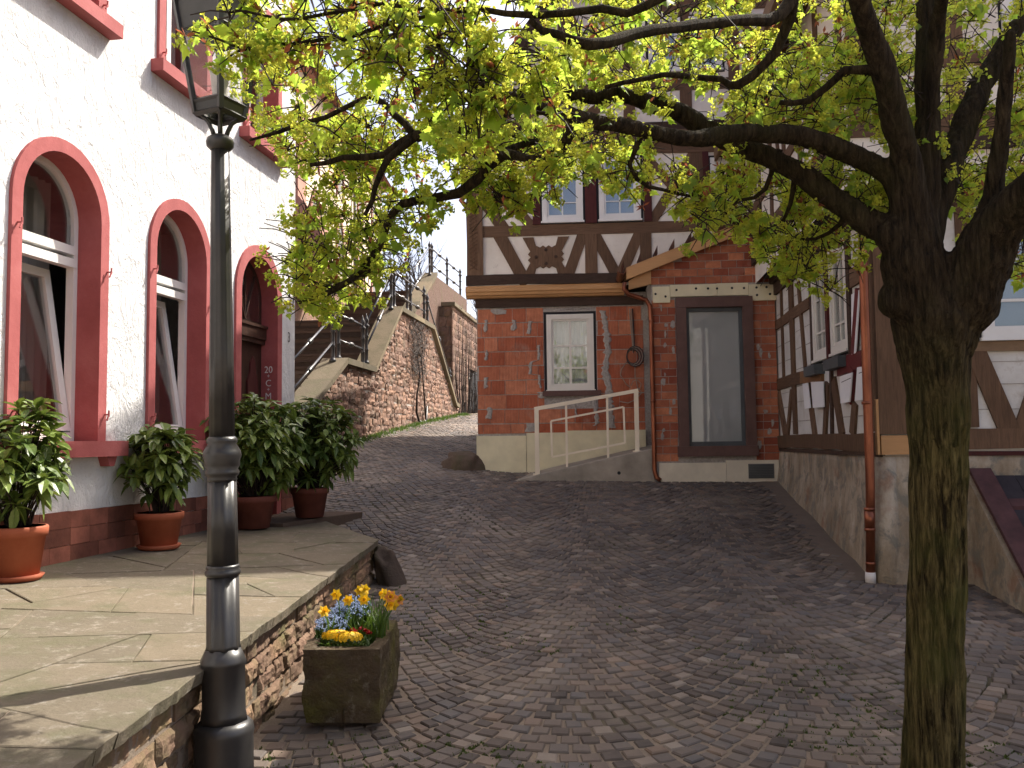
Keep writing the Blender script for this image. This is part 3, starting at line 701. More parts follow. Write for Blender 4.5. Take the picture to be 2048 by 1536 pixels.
# ================================================================== windows shared by the timber houses
def casement(f, s0, s1, z0, z1, d, parent, rows=(.62,), cols=2, mat='frame_cream', back='plain_grey', bd=.10, fw=.075, mw=.022, gap=True, backwave=False):
    """outer frame + sash + glazing bars in a wall opening; every pane its own sheet"""
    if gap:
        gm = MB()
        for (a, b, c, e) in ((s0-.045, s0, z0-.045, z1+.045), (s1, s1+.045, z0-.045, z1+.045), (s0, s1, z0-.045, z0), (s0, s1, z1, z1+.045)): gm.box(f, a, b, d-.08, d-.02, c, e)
    w = MB(); zz = [z0+(z1-z0)*r for r in rows]
    for (a, b, c, e) in ((s0, s0+fw, z0, z1), (s1-fw, s1, z0, z1), (s0+fw, s1-fw, z0, z0+fw), (s0+fw, s1-fw, z1-fw, z1)): w.box(f, a, b, d-.05, d+.012, c, e)
    W = w.build('window', mat, parent)
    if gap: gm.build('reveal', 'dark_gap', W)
    i0, i1, j0, j1 = s0+fw, s1-fw, z0+fw, z1-fw; sw = .035
    sh = MB()
    for (a, b, c, e) in ((i0, i0+sw, j0, j1), (i1-sw, i1, j0, j1), (i0+sw, i1-sw, j0, j0+sw), (i0+sw, i1-sw, j1-sw, j1)): sh.box(f, a, b, d-.045, d-.008, c, e)
    SH = sh.build('sash', mat, W)
    xs = [i0+sw+(i1-i0-2*sw)*k/cols for k in range(cols+1)]; ys = [j0+sw] + zz + [j1-sw]
    b = MB()
    for x in xs[1:-1]: b.box(f, x-mw, x+mw, d-.04, d-.012, j0+sw, j1-sw)
    for k, y in enumerate(zz):
        for q in range(cols): b.box(f, xs[q]+(mw if q else 0), xs[q+1]-(mw if q < cols-1 else 0), d-.04, d-.014, y-mw*.8, y+mw*.8)
    b.build('glazing_bars', mat, W)
    for q in range(cols):
        for k in range(len(ys)-1): MB().box(f, xs[q], xs[q+1], d-.034, d-.03, ys[k], ys[k+1]).build('pane', 'glass', W)
    c = MB(); n = 22; vs = []
    for k in range(n+1):
        for z in (z0, z1): vs.append(f.p(s0+(s1-s0)*k/n, d-bd-(.015*math.sin(k*2.1) if backwave else 0), z))
    c.add(vs, [(2*k, 2*k+2, 2*k+3, 2*k+1) for k in range(n)])
    c.build('curtain' if backwave else 'pane_backing', back, W)  # the flat backing's grey stands in for a reflection in the panes
    MB().box(f, s0-.02, s1+.02, d-.02, d+.035, z0-.02, z0+.012).build('drip_rail', mat, W)
    return W

# ================================================================== timber-framed house with clay block ground floor
def timber_house():
    f = FH
    root = thing('timber_house', 'half-timbered gable house over a bare clay block ground floor under repair', 'house', tuple(f.p(3, -1, 1.2)))
    SE, ZE, TN = 11.0, 7.2, math.tan(R_(54)); AP = SE/2
    gab = lambda s: ZE + TN*(AP-abs(s-AP)) if 0 <= s <= SE else ZE
    J = .16                                          # jetty
    gw = (1.21, 2.02, 2.52, 3.84)
    mb = MB(); wall_strips(mb, f, 0, SE, .6, 4.2, [(gw[0]-.045, gw[1]+.045, gw[2]-.045, gw[3]+.045)])
    for (a, b) in (((SE, 0), (SE, -5.9)), ((SE, -5.9), (0, -5.9)), ((0, -5.9), (0, 0))):
        mb.add([f.p(a[0], a[1], .6), f.p(b[0], b[1], .6), f.p(b[0], b[1], ZE), f.p(a[0], a[1], ZE)], [(0, 1, 2, 3)])
    mb.build('block_wall_core', 'mortar', root)
    wins = [(1.17, 1.875, 5.42, 6.53), (2.15, 2.86, 5.42, 6.53), (4.05, 4.56, 5.42, 6.45), (5.6, 6.2, 5.42, 6.5)]
    up = [(3.05, 3.6, 8.0, 8.95), (3.75, 4.3, 8.0, 8.95), (6.2, 6.8, 8.0, 8.95)]
    mb = MB(); wall_strips(mb, f, -.14, SE, 4.3, 7.0, [(a-.045, b+.045, c-.045, e+.045) for a, b, c, e in wins], J)
    wall_strips(mb, f, -.14, SE, 7.0, gab, [(a-.045, b+.045, c-.045, e+.045) for a, b, c, e in up], J)
    mb.add([f.p(-.14, J, 4.3), f.p(-.14, -5.9, 4.3), f.p(-.14, -5.9, 7.2), f.p(-.14, J, 7.2)], [(0, 1, 2, 3)])
    mb.build('infill', 'infill', root)
    inn = MB(); inn.box(f, .1, SE-.1, -4.5, -.5, 4.15, 4.28); inn.box(f, .1, SE-.1, -4.5, -.5, 6.9, 7.0); inn.build('inner_floors', 'interior', root)
    # roof
    rf = MB(); ov = .35
    for sg in (-1, 1):
        e = (AP+sg*(AP+.35), ZE-.35*TN); t = (AP, ZE+TN*AP+.1)
        q = [f.p(e[0], J+ov, e[1]+.1), f.p(t[0], J+ov, t[1]), f.p(t[0], -6.2, t[1]), f.p(e[0], -6.2, e[1]+.1)]
        rf.hexa([(a, b, c) for a, b, c in q] + [(a, b, c+.16) for a, b, c in q])
    rf.build('roof', 'roof_tile', root)
    for sg in (-1, 1):
        e = (AP+sg*(AP+.33), ZE-.33*TN+.1); beam(f, e, (AP, ZE+TN*AP+.08), .2, J+ov-.03, J+ov+.03, root, 'timber_dark', 'bargeboard')
    # clay blocks, laid one by one; patched joints
    rr = random.Random(11)
    z = 3.96; row = 0; SR = 2.87
    while z > 1.80:
        h = .25; z0 = max(z-h, 1.785); s = .004 - (rr.uniform(.05, .3)); k = 0
        small = row == 0
        while s < SR:
            w = rr.choice((.365, .365, .30, .25, .24)) if not small else rr.choice((.24, .3, .18))
            a, b = max(s, .004), min(s+w, SR); s += w
            if b-a < .05: continue
            segs = [(a, b)]
            if z0 < gw[3]+.05 and z > gw[2]-.12:
                segs = []
                lo, hi = gw[0]-.05, gw[1]+.05
                if a < lo: segs.append((a, min(b, lo)))
                if b > hi: segs.append((max(a, hi), b))
            for (x, y) in segs:
                if y-x < .04: continue
                gp = rr.uniform(.003, .012); zz = z0+rr.uniform(.006, .013)
                MB().box(f, x+gp*.5, y-gp*.5, -.02, .009+rr.uniform(-.004, .004), zz, z-rr.uniform(.003, .008), j=.002).build('clay_block', 'clay_block', root)
        z -= h; row += 1
    # smeared mortar seams: ragged thin lumps
    def smear(pts, wid, d=.024, name='mortar_seam'):
        n = len(pts); mb = MB(); vs = []
        for i, (x, zz) in enumerate(pts):
            w = wid*1.4*rr.uniform(.5, 1.35); vs += [f.p(x-w, .01, zz), f.p(x-w*.5, d, zz+rr.uniform(-.01, .01)), f.p(x+w*.55, d, zz+rr.uniform(-.01, .01)), f.p(x+w, .01, zz)]
        mb.add(vs, [(4*i+q, 4*i+q+1, 4*i+q+5, 4*i+q+4) for i in range(n-1) for q in range(3)]); mb.build(name, 'mortar', root)
    def seam(pxs, wid):
        pts = [f.px(*q) for q in pxs]; out = []
        for i in range(len(pts)-1):
            a, b = pts[i], pts[i+1]; m = max(2, int(math.dist(a, b)/.035))
            out += [(a[0]+(b[0]-a[0])*k/m+rr.uniform(-.012, .012), a[1]+(b[1]-a[1])*k/m) for k in range(m)]
        smear(out, wid)
    seam([(1205, 622), (1212, 660), (1216, 700), (1210, 740), (1217, 770), (1222, 850), (1224, 862)], .045)
    seam([(1029, 640), (1026, 665)], .03); seam([(1060, 642), (1056, 672)], .03); seam([(972, 640), (970, 668)], .02); seam([(973, 700), (972, 725)], .02); seam([(973, 755), (971, 782)], .025)
    seam([(1078, 690), (1078, 720), (1062, 724), (1060, 748), (1078, 750), (1080, 780)], .016); seam([(979, 815), (978, 842)], .035); seam([(1062, 845), (1060, 868)], .075)
    seam([(1190, 800), (1194, 845), (1186, 855)], .03); seam([(1150, 810), (1153, 838)], .014); seam([(1082, 785), (1090, 800)], .05); seam([(995, 618), (1003, 632)], .08); seam([(1130, 617), (1178, 618)], .012)
    # insulation boards along the base
    pts = [0, .86, 1.55, 2.89]
    for i in range(3):
        MB().box(f, pts[i]-.02+.004, pts[i+1]-.024, 0, .075+.004*i, .9, (1.755, 1.80, 1.83)[i]).build('insulation_board', 'insulation', root)
    # ground-floor window
    casement(f, *gw[:2], gw[2], gw[3], .005, root, (.295, .585), 2, back='curtain', bd=.09, backwave=True, fw=.085)
    MB().box(f, gw[0]-.08, gw[1]+.11, -.08, .07, 2.425, 2.515).build('window_sill', 'sandstone_frame', root)
    # moulded cornice of new wood under the jetty
    prof = [(.02, 4.13), (.10, 4.14), (.13, 4.17), (.16, 4.18), (.175, 4.22), (.20, 4.24), (.205, 4.29), (.18, 4.30), (.18, 4.335), (.02, 4.335)]
    mb = MB(); a, b = -.17, 2.55; n = len(prof)
    vs = [f.p(a, d, z) for d, z in prof] + [f.p(b, d, z) for d, z in prof]
    mb.add(vs, [(i, (i+1) % n, n+(i+1) % n, n+i) for i in range(n)] + [tuple(range(n)), tuple(range(2*n-1, n-1, -1))]); mb.build('cornice', 'new_wood', root)
    MB().box(f, -.02, 2.88, -.02, .05, 3.98, 4.13).build('wall_plate', 'timber_dark', root)
    MB().box(f, -.15, SE, -4.5, J-.01, 4.27, 4.315).build('jetty_soffit', 'timber_dark', root)
    # ---- frame of the first floor
    D0, D1 = J-.02, J+.022
    P = lambda x, y: f.px(x, y, J)
    def B(x0, y0, x1, y1, w, mat='timber', d1=D1-.010, **k):
        p, q = P(x0, y0), P(x1, y1); L = math.dist(p, q); ex, ez = (q[0]-p[0])/L*.13, (q[1]-p[1])/L*.13
        return beam(f, (p[0]-ex, p[1]-ez), (q[0]+ex, q[1]+ez), w, D0, d1, root, mat, **k)
    beam(f, (-.16, 4.43), (SE, 4.43), .17, D0, J+.045, root, 'timber_dark', j=.012)          # sill beam
    sm = [(.02, 6.75), (.05, 6.78), (.08, 6.88), (.10, 6.92), (.12, 7.0), (.02, 7.05)]
    beam(f, (-.14, 6.66), (SE, 6.66), .2, D0, J+.03, root, 'timber_h')
    beam(f, (-.14, 6.86), (SE, 6.86), .16, D0, J+.10, root, 'timber_h'); beam(f, (-.14, 7.03), (SE, 7.03), .15, D0, J+.05, root, 'timber_dark')
    RL = 5.285
    def rail(a, b): beam(f, (a, RL), (b, RL), .19, D0, D1-.004, root, 'timber_h')
    rail(.12, SE)
    cp = beam(f, (-.0, 4.52), (-.0, 6.56), .29, D0, J+.05, root, 'timber', 'corner_post')
    # carved lattice on the corner post
    for k in range(26):
        z = 4.62+k*.07
        for sg in (-1, 1):
            a, b = (-.09, .04) if sg > 0 else (.04, -.09)
            MB().prism(f, [(a-.008, z), (a+.008, z), (b+.008, z+.1), (b-.008, z+.1)], J+.045, J+.062).build('carved_slat', 'timber', cp)
    top, mid, lowr, sill = 6.56, 5.38, 5.19, 4.515
    def post(s, z0, z1, w, mat='timber', d1=D1): beam(f, (s, z0), (s, z1), w, D0, d1, root, mat)
    post(1.075, mid, top, .13, 'timber_red', D1+.02); post(2.01, mid, top, .2, 'timber_red', D1+.02); post(2.98, mid, top, .14, 'timber_red', D1+.02)
    post(2.0, sill, lowr, .21); post(2.93, sill, lowr, .19); post(3.83, mid, top, .2); post(3.97, mid, top, .1, 'timber_red', D1+.015); post(4.68, mid, top, .16, 'timber_red'); post(4.6, sill, lowr, .2)
    B(970, 405, 1003, 452, .2); B(1003, 478, 1046, 556, .22); B(1013, 395, 1062, 452, .17)
    B(1163, 476, 1134, 557, .19); B(1194, 478, 1236, 556, .19); B(1274, 476, 1238, 556, .18); B(1400, 474, 1335, 545, .2)
    B(1302, 326, 1335, 362, .16); B(1378, 322, 1298, 452, .17)
    for s in (5.2, 6.6, 7.8, 9.0, 10.2): post(s, sill, top, .19)
    for s in (5.3, 6.75, 8.0, 9.2): beam(f, (s, sill), (s+.7, lowr), .17, D0, D1-.006, root)
    # cusped cross ornament
    c0 = P(1092, 514); cx, cz = c0
    H2, W2 = .345, .33; o = []
    def arm(t): return t
    q = [(-.40, .345), (-.21, .345), (-.17, .20), (-.10, .165), (-.05, .20), (0, .165), (.05, .20), (.10, .165), (.17, .20), (.21, .345), (.40, .345), (.30, .15), (.27, .10), (.31, .05), (.265, 0)]
    up_ = q; right_dn = [(x, -z) for x, z in reversed(q[:-1])]
    poly = q + right_dn + [(-.265, 0), (-.31, .05), (-.27, .10), (-.30, .15)]
    left = [(-.30, -.15), (-.27, -.10), (-.31, -.05)]
    poly = q + right_dn[0:] + left + [(-.265, 0), (-.31, .05), (-.27, .10), (-.30, .15)]
    poly = [(cx+x, cz+z) for x, z in poly]
    orn = MB().prism(f, poly, D0, D1-.003).build('carved_cross', 'timber', root)
    for (x, z) in ((0, .12), (0, -.12), (-.17, 0), (.17, 0)):
        MB().lathe(f.p(cx+x, D1-.004, cz+z), [(.028, 0), (.028, .012), (.01, .014)], 8, f.n).build('boss', 'timber_dark', orn)
    for w in wins: casement(f, *w, J+.02, root, (.30,), 2 if w[1]-w[0] > .6 else 2, mat='frame_white', back='plain_grey' if w[0] < 4 else 'dark_gap', fw=.085, mw=.011)
    # ---- second floor and gable
    for w in up: casement(f, *w, J+.02, root, (.35,), 2, mat='frame_white', back='plain_grey', fw=.07, mw=.012)
    beam(f, (.9, 7.75), (SE-.9, 7.75), .18, D0, D1, root, 'timber_h'); beam(f, (2.1, 9.15), (SE-2.1, 9.15), .2, D0, D1, root, 'timber_h')
    for s in (.55, 1.6, 2.7, 3.67, 4.5, 5.5, 6.1, 6.9, 8.1, 9.3, 10.3):
        post(s, 7.1, min(gab(s), 9.1), .2)
    for (a, b) in ((.65, 1.5), (1.7, 2.6), (4.6, 5.4), (7.0, 8.0), (8.2, 9.2)):
        beam(f, (a, 7.1), (b, 7.68), .17, D0, D1-.006, root)
        if gab(a) > 9: beam(f, (a, 9.05), ((a+b)/2+.1, 7.84), .17, D0, D1-.006, root); beam(f, (b, 9.05), ((a+b)/2-.1, 7.84), .17, D0, D1-.009, root)
    for s in (2.9, 4.2, 5.5, 6.8, 8.1): post(s, 9.25, gab(s)-.05, .18)
    # gutter bend at the left eave
    gt = MB(); gp = [(-.22, .02, 7.0), (-.20, .02, 6.5), (-.17, .02, 6.0), (-.24, .06, 5.86), (-.16, .06, 5.76), (-.13, .0, 5.70)]
    gt.tube([f.p(s, d+J-.08, z) for s, d, z in gp], .045, 8); gt.build('rainwater_pipe', 'copper', root, True)
timber_house()

# loose cables on the block wall
def cables():
    f = FH; P = lambda x, y, d=.05: f.p(f.px(x, y, d)[0], d, f.px(x, y, d)[1])
    root = thing('cable_coil', 'coiled loose cables hanging down the clay block wall', 'cable', P(1265, 712))
    for k, dx in enumerate((-3, 0, 3)):
        MB().tube([P(1262+dx, 617), P(1264+dx, 650), P(1267+dx*.6, 690), P(1266, 706)], .009, 5).build('cable', ('cable', 'cable', 'cable_dark')[k], root, True)
    for k in range(5):
        c = f.px(1266+k, 713, .06); r = .10+.012*k
        MB().tube([f.p(c[0]+r*math.cos(t*.524), .05+.012*k, c[1]+r*1.2*math.sin(t*.524)) for t in range(13)], .008, 5, caps=False).build('coil', 'cable' if k % 2 else 'cable_dark', root, True)
    MB().tube([P(1255, 722), P(1243, 738), P(1241, 750), P(1252, 768), P(1262, 776)], .008, 5).build('cable', 'cable', root, True)
    MB().tube([P(1270, 725), P(1270, 750), P(1275, 775), P(1284, 785), P(1270, 800), P(1256, 806), P(1240, 803)], .008, 5).build('cable', 'cable', root, True)
    MB().tube([P(1262, 772), P(1266, 762), P(1275, 760), P(1283, 768), P(1278, 780)], .007, 5).build('cable', 'cable', root, True)
cables()

# ================================================================== brick annex with big glazed opening
def annex():
    f = FP
    root = thing('brick_annex', 'small bare brick annex with tall glazed opening and new wooden verge board', 'annex', tuple(f.p(1, -.5, 1.0)))
    top = lambda s: 4.37+.378*(s+.34)-.03
    mb = MB(); wall_strips(mb, f, 0, 1.97, .7, top, [(.42, 1.57, 1.42, 3.92)]); mb.build('wall_core', 'mortar', root)
    sw = MB(); sw.box(f, 0, .12, -1.0, -.002, .7, 1.55); sw.box(f, 0, .12, -1.0, -.002, 3.75, 4.3); sw.box(f, 0, .12, -.2, -.002, 1.55, 3.75); sw.build('side_wall', 'mortar', root)
    MB().box(f, .03, .07, -.99, -.2, 1.56, 3.74).build('side_door', 'door_wood', root)
    rr = random.Random(4)
    z = 1.312; row = 0; H = .1245
    while z < 5.2:
        z1 = z+H
        if not (3.86 < z+.05 < 4.16):
            for (a, b) in ([(0.0, .385), (1.6, 1.97)] if z < 3.9 else [(0, 1.97)]):
                s = a-(.12 if row % 2 else 0)
                while s < b-.02:
                    w = .25 if z > 4.1 else rr.choice((.25, .25, .25, .125)); x0, x1 = max(a, s), min(b, s+w); s += w
                    if x1-x0 < .035: continue
                    if z > 4.1:
                        zt0, zt1 = min(z1-.011, top(x0)), min(z1-.011, top(x1))
                        if zt0-z < .02 or zt1-z < .02: continue
                    else: zt0 = zt1 = z1-.011
                    k = .011*rr.uniform(.6, 1.2); e = .008+rr.uniform(-.003, .004)
                    MB().prism(f, [(x0+k/2, z), (x1-k/2, z), (x1-k/2, zt1), (x0+k/2, zt0)], -.02, e).build('brick', 'brick', root)
        z = z1; row += 1
    # daubs of mortar over the left brick pier
    for _ in range(20):
        s = rr.choice((rr.uniform(.12, .22), rr.uniform(.02, .36), rr.uniform(1.64, 1.95))); zc = rr.uniform(1.4, 3.8); n = 9
        rx, rz = rr.uniform(.012, .04), rr.uniform(.03, .085)
        MB().prism(f, [(s+rx*math.cos(k*6.283/n)*rr.uniform(.6, 1.2), zc+rz*math.sin(k*6.283/n)*rr.uniform(.6, 1.2)) for k in range(n)], 0, .017).build('mortar_daub', 'mortar', root)
    # insulation strips
    for (a, b, zz) in ((0.02, .30, 0), (.30, 1.05, .02), (1.05, 1.55, .03), (1.55, 1.985, .0)):
        MB().box(f, a+.002, b-.002, 0, .045, 3.872 if a < .3 or b > 1.6 else 3.965, 4.135+zz).build('insulation_board', 'insulation', root)
    for (x, y) in ((1311, 588), (1331, 593), (1353, 580), (1392, 577), (1416, 577), (1434, 577), (1464, 576), (1488, 576), (1513, 575), (1533, 574), (1514, 590), (1540, 588)):
        s, zz = f.px(x, y, .046); MB().lathe(f.p(s, .044, zz), [(.02, 0), (.02, .006), (.012, .007)], 8, f.n).build('fixing_plug', 'dark_gap', root)
    for (a, b, t) in ((.06, 1.12, 1.285), (1.12, 1.94, 1.318)):
        MB().box(f, a, b-.004, 0, .05, .8, t).build('insulation_board', 'insulation_pale', root)
    gv = MB(); gv.box(f, 1.46, 1.86, .04, .06, 1.03, 1.26); G = gv.build('vent_grille', 'zinc', root)
    for k in range(8): MB().box(f, 1.48, 1.84, .058, .066, 1.045+k*.026, 1.058+k*.026).build('louvre', 'slate_grey', G)
    # sandstone frame with dark glazed pane
    for (a, b, c, e) in ((.385, .545, 1.55, 3.78), (1.445, 1.605, 1.55, 3.78), (.385, 1.605, 3.78, 3.945), (.36, 1.63, 1.385, 1.55)):
        MB().box(f, a+.001, b-.001, -.1, .075, c+.001, e-.001, j=.002).build('frame_stone', 'sandstone_frame', root)
    w = MB()
    for (a, b, c, e) in ((.545, .60, 1.55, 3.78), (1.39, 1.445, 1.55, 3.78), (.60, 1.39, 3.72, 3.78), (.60, 1.39, 1.55, 1.62)): w.box(f, a, b, -.09, -.01, c, e)
    W = w.build('window', 'slate_grey', root); MB().box(f, .60, 1.39, -.06, -.05, 1.62, 3.72).build('pane', 'glass_frosted', W)
    # mono-pitch roof, verge board, fascia, tiles
    sl = lambda s: 4.37+.378*(s+.34)
    a, b = -.40, 2.05
    MB().hexa([f.p(a, -1.0, sl(a)), f.p(b, -1.0, sl(b)), f.p(b, .10, sl(b)), f.p(a, .10, sl(a)), f.p(a, -1.0, sl(a)+.1), f.p(b, -1.0, sl(b)+.1), f.p(b, .10, sl(b)+.1), f.p(a, .10, sl(a)+.1)]).build('roof_deck', 'new_wood', root)
    MB().prism(f, [(a, sl(a)-.10), (b, sl(b)-.10), (b, sl(b)+.065), (a, sl(a)+.065)], .10, .135).build('verge_board', 'new_wood', root)
    MB().prism(f, [(-.36, 4.10), (.0, 4.18), (.0, 4.46), (-.36, 4.24)], -.02, .06).build('eaves_board', 'new_wood', root)
    n = 9
    for k in range(n):
        x0, x1 = a-.04+(b-a)*k/n, a+(b-a)*(k+1)/n
        for r in range(5):
            d0, d1 = .15-.25*r, .15-.25*(r+1)+.004
            MB().hexa([f.p(x0, d, sl(x)+h+.008*(x == x0)) for h in (.105, .135) for (x, d) in ((x0, d0), (x1, d0), (x1, d1), (x0, d1))]).build('roof_tile', 'roof_tile', root)
    # gutter seen end on and its copper pipe
    gt = MB(); prof = [(math.cos(t*math.pi/8), math.sin(t*math.pi/8)) for t in range(8, 17)]
    vs = []
    for d in (.16, -.9):
        for (cx, cz) in prof: vs.append(f.p(-.47+.065*cx, d, 4.40+.065*cz))
        for (cx, cz) in reversed(prof): vs.append(f.p(-.47+.058*cx, d, 4.40+.058*cz))
    m = 18; gt.add(vs, [(i, (i+1) % m, m+(i+1) % m, m+i) for i in range(m)] + [tuple(range(m)), tuple(range(2*m-1, m-1, -1))]); gt.build('gutter', 'copper', root)
    Q = lambda x, y, d: f.p(f.px(x, y, d)[0], d, f.px(x, y, d)[1])
    pp = MB(); pp.tube([Q(1249, 565, .12), Q(1248, 578, .12), Q(1256, 588, .11), Q(1275, 594, .08), Q(1292, 600, .05), Q(1300, 612, .05), Q(1302, 640, .05), Q(1309, 940, .05), Q(1313, 955, .06), Q(1321, 961, .08)], .037, 10); pp.build('downpipe', 'copper', root, True)
    for y in (640, 800): MB().tube([Q(1302.5+(y-640)*.022, y, .05), Q(1302.7+(y-640)*.022, y+5, .05)], .042, 10).build('pipe_collar', 'copper', root, True)
annex()

# ================================================================== concrete ramp and its rail
def ramp():
    f = FP
    zt = lambda s: np.interp(s, [-2.35, -1.6, -.05], [1.00, 1.19, 1.52])
    mb = MB(); xs = [-2.35, -1.9, -1.6, -1.2, -.8, -.4, -.012]; n = len(xs); vs = []
    for s in xs: vs += [f.p(s, .0, .7), f.p(s, .0, float(zt(s))-.012), f.p(s, -.012, float(zt(s))), f.p(s, -.90, float(zt(s))+.05)]
    mb.add(vs, [(4*i+q, 4*i+4+q, 4*i+5+q, 4*i+1+q) for i in range(n-1) for q in range(3)] + [(4*n-4, 4*n-3, 4*n-2, 4*n-1), (3, 2, 1, 0)])
    o = tag(mb.build('concrete_ramp', 'concrete', None), 'sloping concrete ramp leading up to the brick annex side door', 'ramp')
    mb = MB(); s, z = f.px(1238, 946, .001); mb.lathe(f.p(s, -.01, z), [(.028, 0), (.028, .012)], 10, f.n); mb.build('drain_hole', 'dark_gap', o)
    root = thing('ramp_railing', 'cream painted square tube railing standing on the concrete ramp', 'railing', f.p(-1, -.12, 1.35))
    d = -.12; P = lambda x, y: f.px(x, y, d)
    def bar(a, b, w, nm):
        beam(f, a, b, w, d-w/2, d+w/2, root, 'rail_cream', nm, j=0)
    lt, lb, rt, rb = P(1073, 818), P(1075, 940), P(1272, 781), P(1276, 900)
    bar((lt[0], lt[1]-.02), (lt[0], float(zt(lt[0]))), .07, 'post'); bar((rt[0], rt[1]-.02), (rt[0], float(zt(rt[0]))), .07, 'post')
    bar((lt[0]-.035, lt[1]), (rt[0]+.035, rt[1]), .06, 'handrail')
    for x in (1132, 1214): a = P(x, 818-(x-1073)*.186); bar((a[0], a[1]-.03), (a[0], float(zt(a[0]))), .035, 'post')
    c = [P(1102, 842), P(1247, 814), P(1250, 886), P(1104, 914)]
    for i in range(4): bar(c[i], c[(i+1) % 4], .03, 'panel_bar')
    for q in (lt, rt): MB().box(f, q[0]-.07, q[0]+.07, d-.07, d+.07, float(zt(q[0]))-.008, float(zt(q[0]))+.014).build('foot_plate', 'rail_cream', root)
ramp()
# ================================================================== right-hand timber house
def right_house():
    f, F = FR, FF
    root = thing('corner_house', 'half-timbered corner house on a stained plaster base with copper downpipe', 'house', f.p(1, -1, .5))
    L = 5.25; ZT = 4.15; J = .32; ZE = 7.0
    w1, w2 = (1.86, 2.62, 2.66, 3.95), (.98, 1.72, 2.66, 3.93)
    fw_ = (.99, 2.1, 2.63, 3.9)
    # --- battered old base, displaced
    def base(fr, s0, s1, zt, nm, lean=.10):
        nx, nz = int((s1-s0)/.12), 12; mb = MB(); vs = []
        for j in range(nz+1):
            for i in range(nx+1):
                s = s0+(s1-s0)*i/nx; x, y, _ = fr.p(s, .1, 0); zb = g(x, y)-.1; t = j/nz; z = zb+(zt-zb)*t
                d = .02+lean*(1-t)**1.6 + .03*mnoise.noise((s*1.3, z*1.5, 3.)) + .012*mnoise.noise((s*6, z*6, 1.))
                if 0 < i < nx or True: vs.append(fr.p(s, d, z))
        W = nx+1; mb.add(vs, [(j*W+i, j*W+i+1, (j+1)*W+i+1, (j+1)*W+i) for j in range(nz) for i in range(nx)])
        top = [fr.p(s0+(s1-s0)*i/nx, -.3, zt) for i in range(nx+1)]; k = len(mb.v)
        mb.v += top; mb.f += [(nz*W+i, nz*W+i+1, k+i+1, k+i) for i in range(nx)]; mb.a += [0]*nx
        return mb.build(nm, 'old_plaster', root, True)
    base(f, 0, L, 1.47, 'base_wall'); base(F, 0, 7, 1.49, 'base_wall')
    bc = MB(); bc.tube([f.p(.02, -.02, -.1), f.p(.03, -.03, .6), f.p(.06, -.06, 1.47)], [.17, .13, .10], 12); bc.build('base_corner', 'old_plaster', root, True)
    # --- infill walls and shell
    mb = MB(); wall_strips(mb, f, 0, L+1.5, 1.4, ZT, [(a-.05, b+.05, c-.05, e+.05) for a, b, c, e in (w1, w2)], 0)
    wall_strips(mb, F, 0, 7, 1.4, ZT, [(fw_[0]-.05, fw_[1]+.05, fw_[2]-.05, fw_[3]+.05)], 0)
    mb.build('infill', 'infill_block', root)
    mb = MB(); wall_strips(mb, f, -J, L+2.5, ZT, ZE, [], J)
    gz = lambda s: ZE + 1.19*min(s+J, 7+J-s) if -J < s < 7+J else ZE
    wall_strips(mb, F, -J, 7, ZT, gz, [(1.15, 1.95, 5.3, 6.5)], J)
    for (a, b) in (((7, .0), (7, -9)),): mb.add([F.p(7, 0, .3), F.p(7, -9, .3), F.p(7, -9, ZE), F.p(7, 0, ZE)], [(0, 1, 2, 3)])
    mb.build('upper_infill', 'infill', root)
    inn = MB(); inn.box(F, .1, 6.9, -5.1, -.3, ZT-.02, ZT+.08); inn.build('inner_floor', 'interior', root)
    # --- roof: eave along the side facade, gable to the front, one cross gable
    rf = MB(); ov = .5
    e0, e1 = -.9, L+.9
    def roof_pt(d, s): return f.p(s, d, ZE + (J-d)*1.19 + .05)
    q = [roof_pt(J+ov, e0), roof_pt(J+ov, e1), roof_pt(-3.35, e1), roof_pt(-3.35, e0)]
    rf.hexa(q + [(a, b, c+.15) for a, b, c in q])
    far = lambda s: f.p(s, -7.6, ZE-.5); q = [roof_pt(-3.35, e0), roof_pt(-3.35, e1), far(e1), far(e0)]
    rf.hexa(q + [(a, b, c+.15) for a, b, c in q]); rf.build('roof', 'roof_tile', root)
    MB().box(f, e0, e1, J+ov-.03, J+ov+.02, ZE-.62, ZE-.42).build('eaves_board', 'new_wood_grey', root)
    MB().hexa([f.p(s, d, z) for d, z in ((J, ZE-.12), (J+ov-.03, ZE-.56)) for s, z in ((e0, z), (e1, z), (e1, z+.03), (e0, z+.03))]).build('eaves_soffit', 'new_wood', root)
    # --- beams of the side facade, placed from what shows between the leaves
    D0, D1 = -.03, .03
    z4 = lambda x, y: f.px(1550+x/5.486, 480+y/5.486); z5 = lambda x, y: f.px(1550+x/5.486, 680+y/5.486)
    def B(p, q, w, mat='timber', d1=D1, nm='beam', **k): return beam(f, p, q, w, D0, d1, root, mat, nm, **k)
    B((0, 1.625), (L, 1.605), .19, 'timber', .05, 'sole_beam', j=.012)
    B((0, 1.50), (L, 1.48), .05, 'timber_dark', .04, 'packing_strip')
    mr = z4(120, 870)[1]; lr = z5(150, 460)[1]
    B((2.78, mr), (L, mr), .15, 'timber_h'); B((2.70, lr), (L, lr), .17, 'timber_h'); B((0, 4.05), (L, 4.05), .2, 'timber_dark', .05, 'head_beam')
    st = z4(92, 1000)[0]; B((st, lr+.08), (st, 3.95), .09)
    ps = z4(200, 1000)[0]; B((ps, 1.72), (ps, 3.95), .24)
    B(z4(268, 460), z4(345, 1400), .11); B(z5(375, 470), z5(455, 1062), .17)
    B(z5(50, 590), z5(130, 1062), .22); B(z5(195, 560), z5(150, 1062), .13)
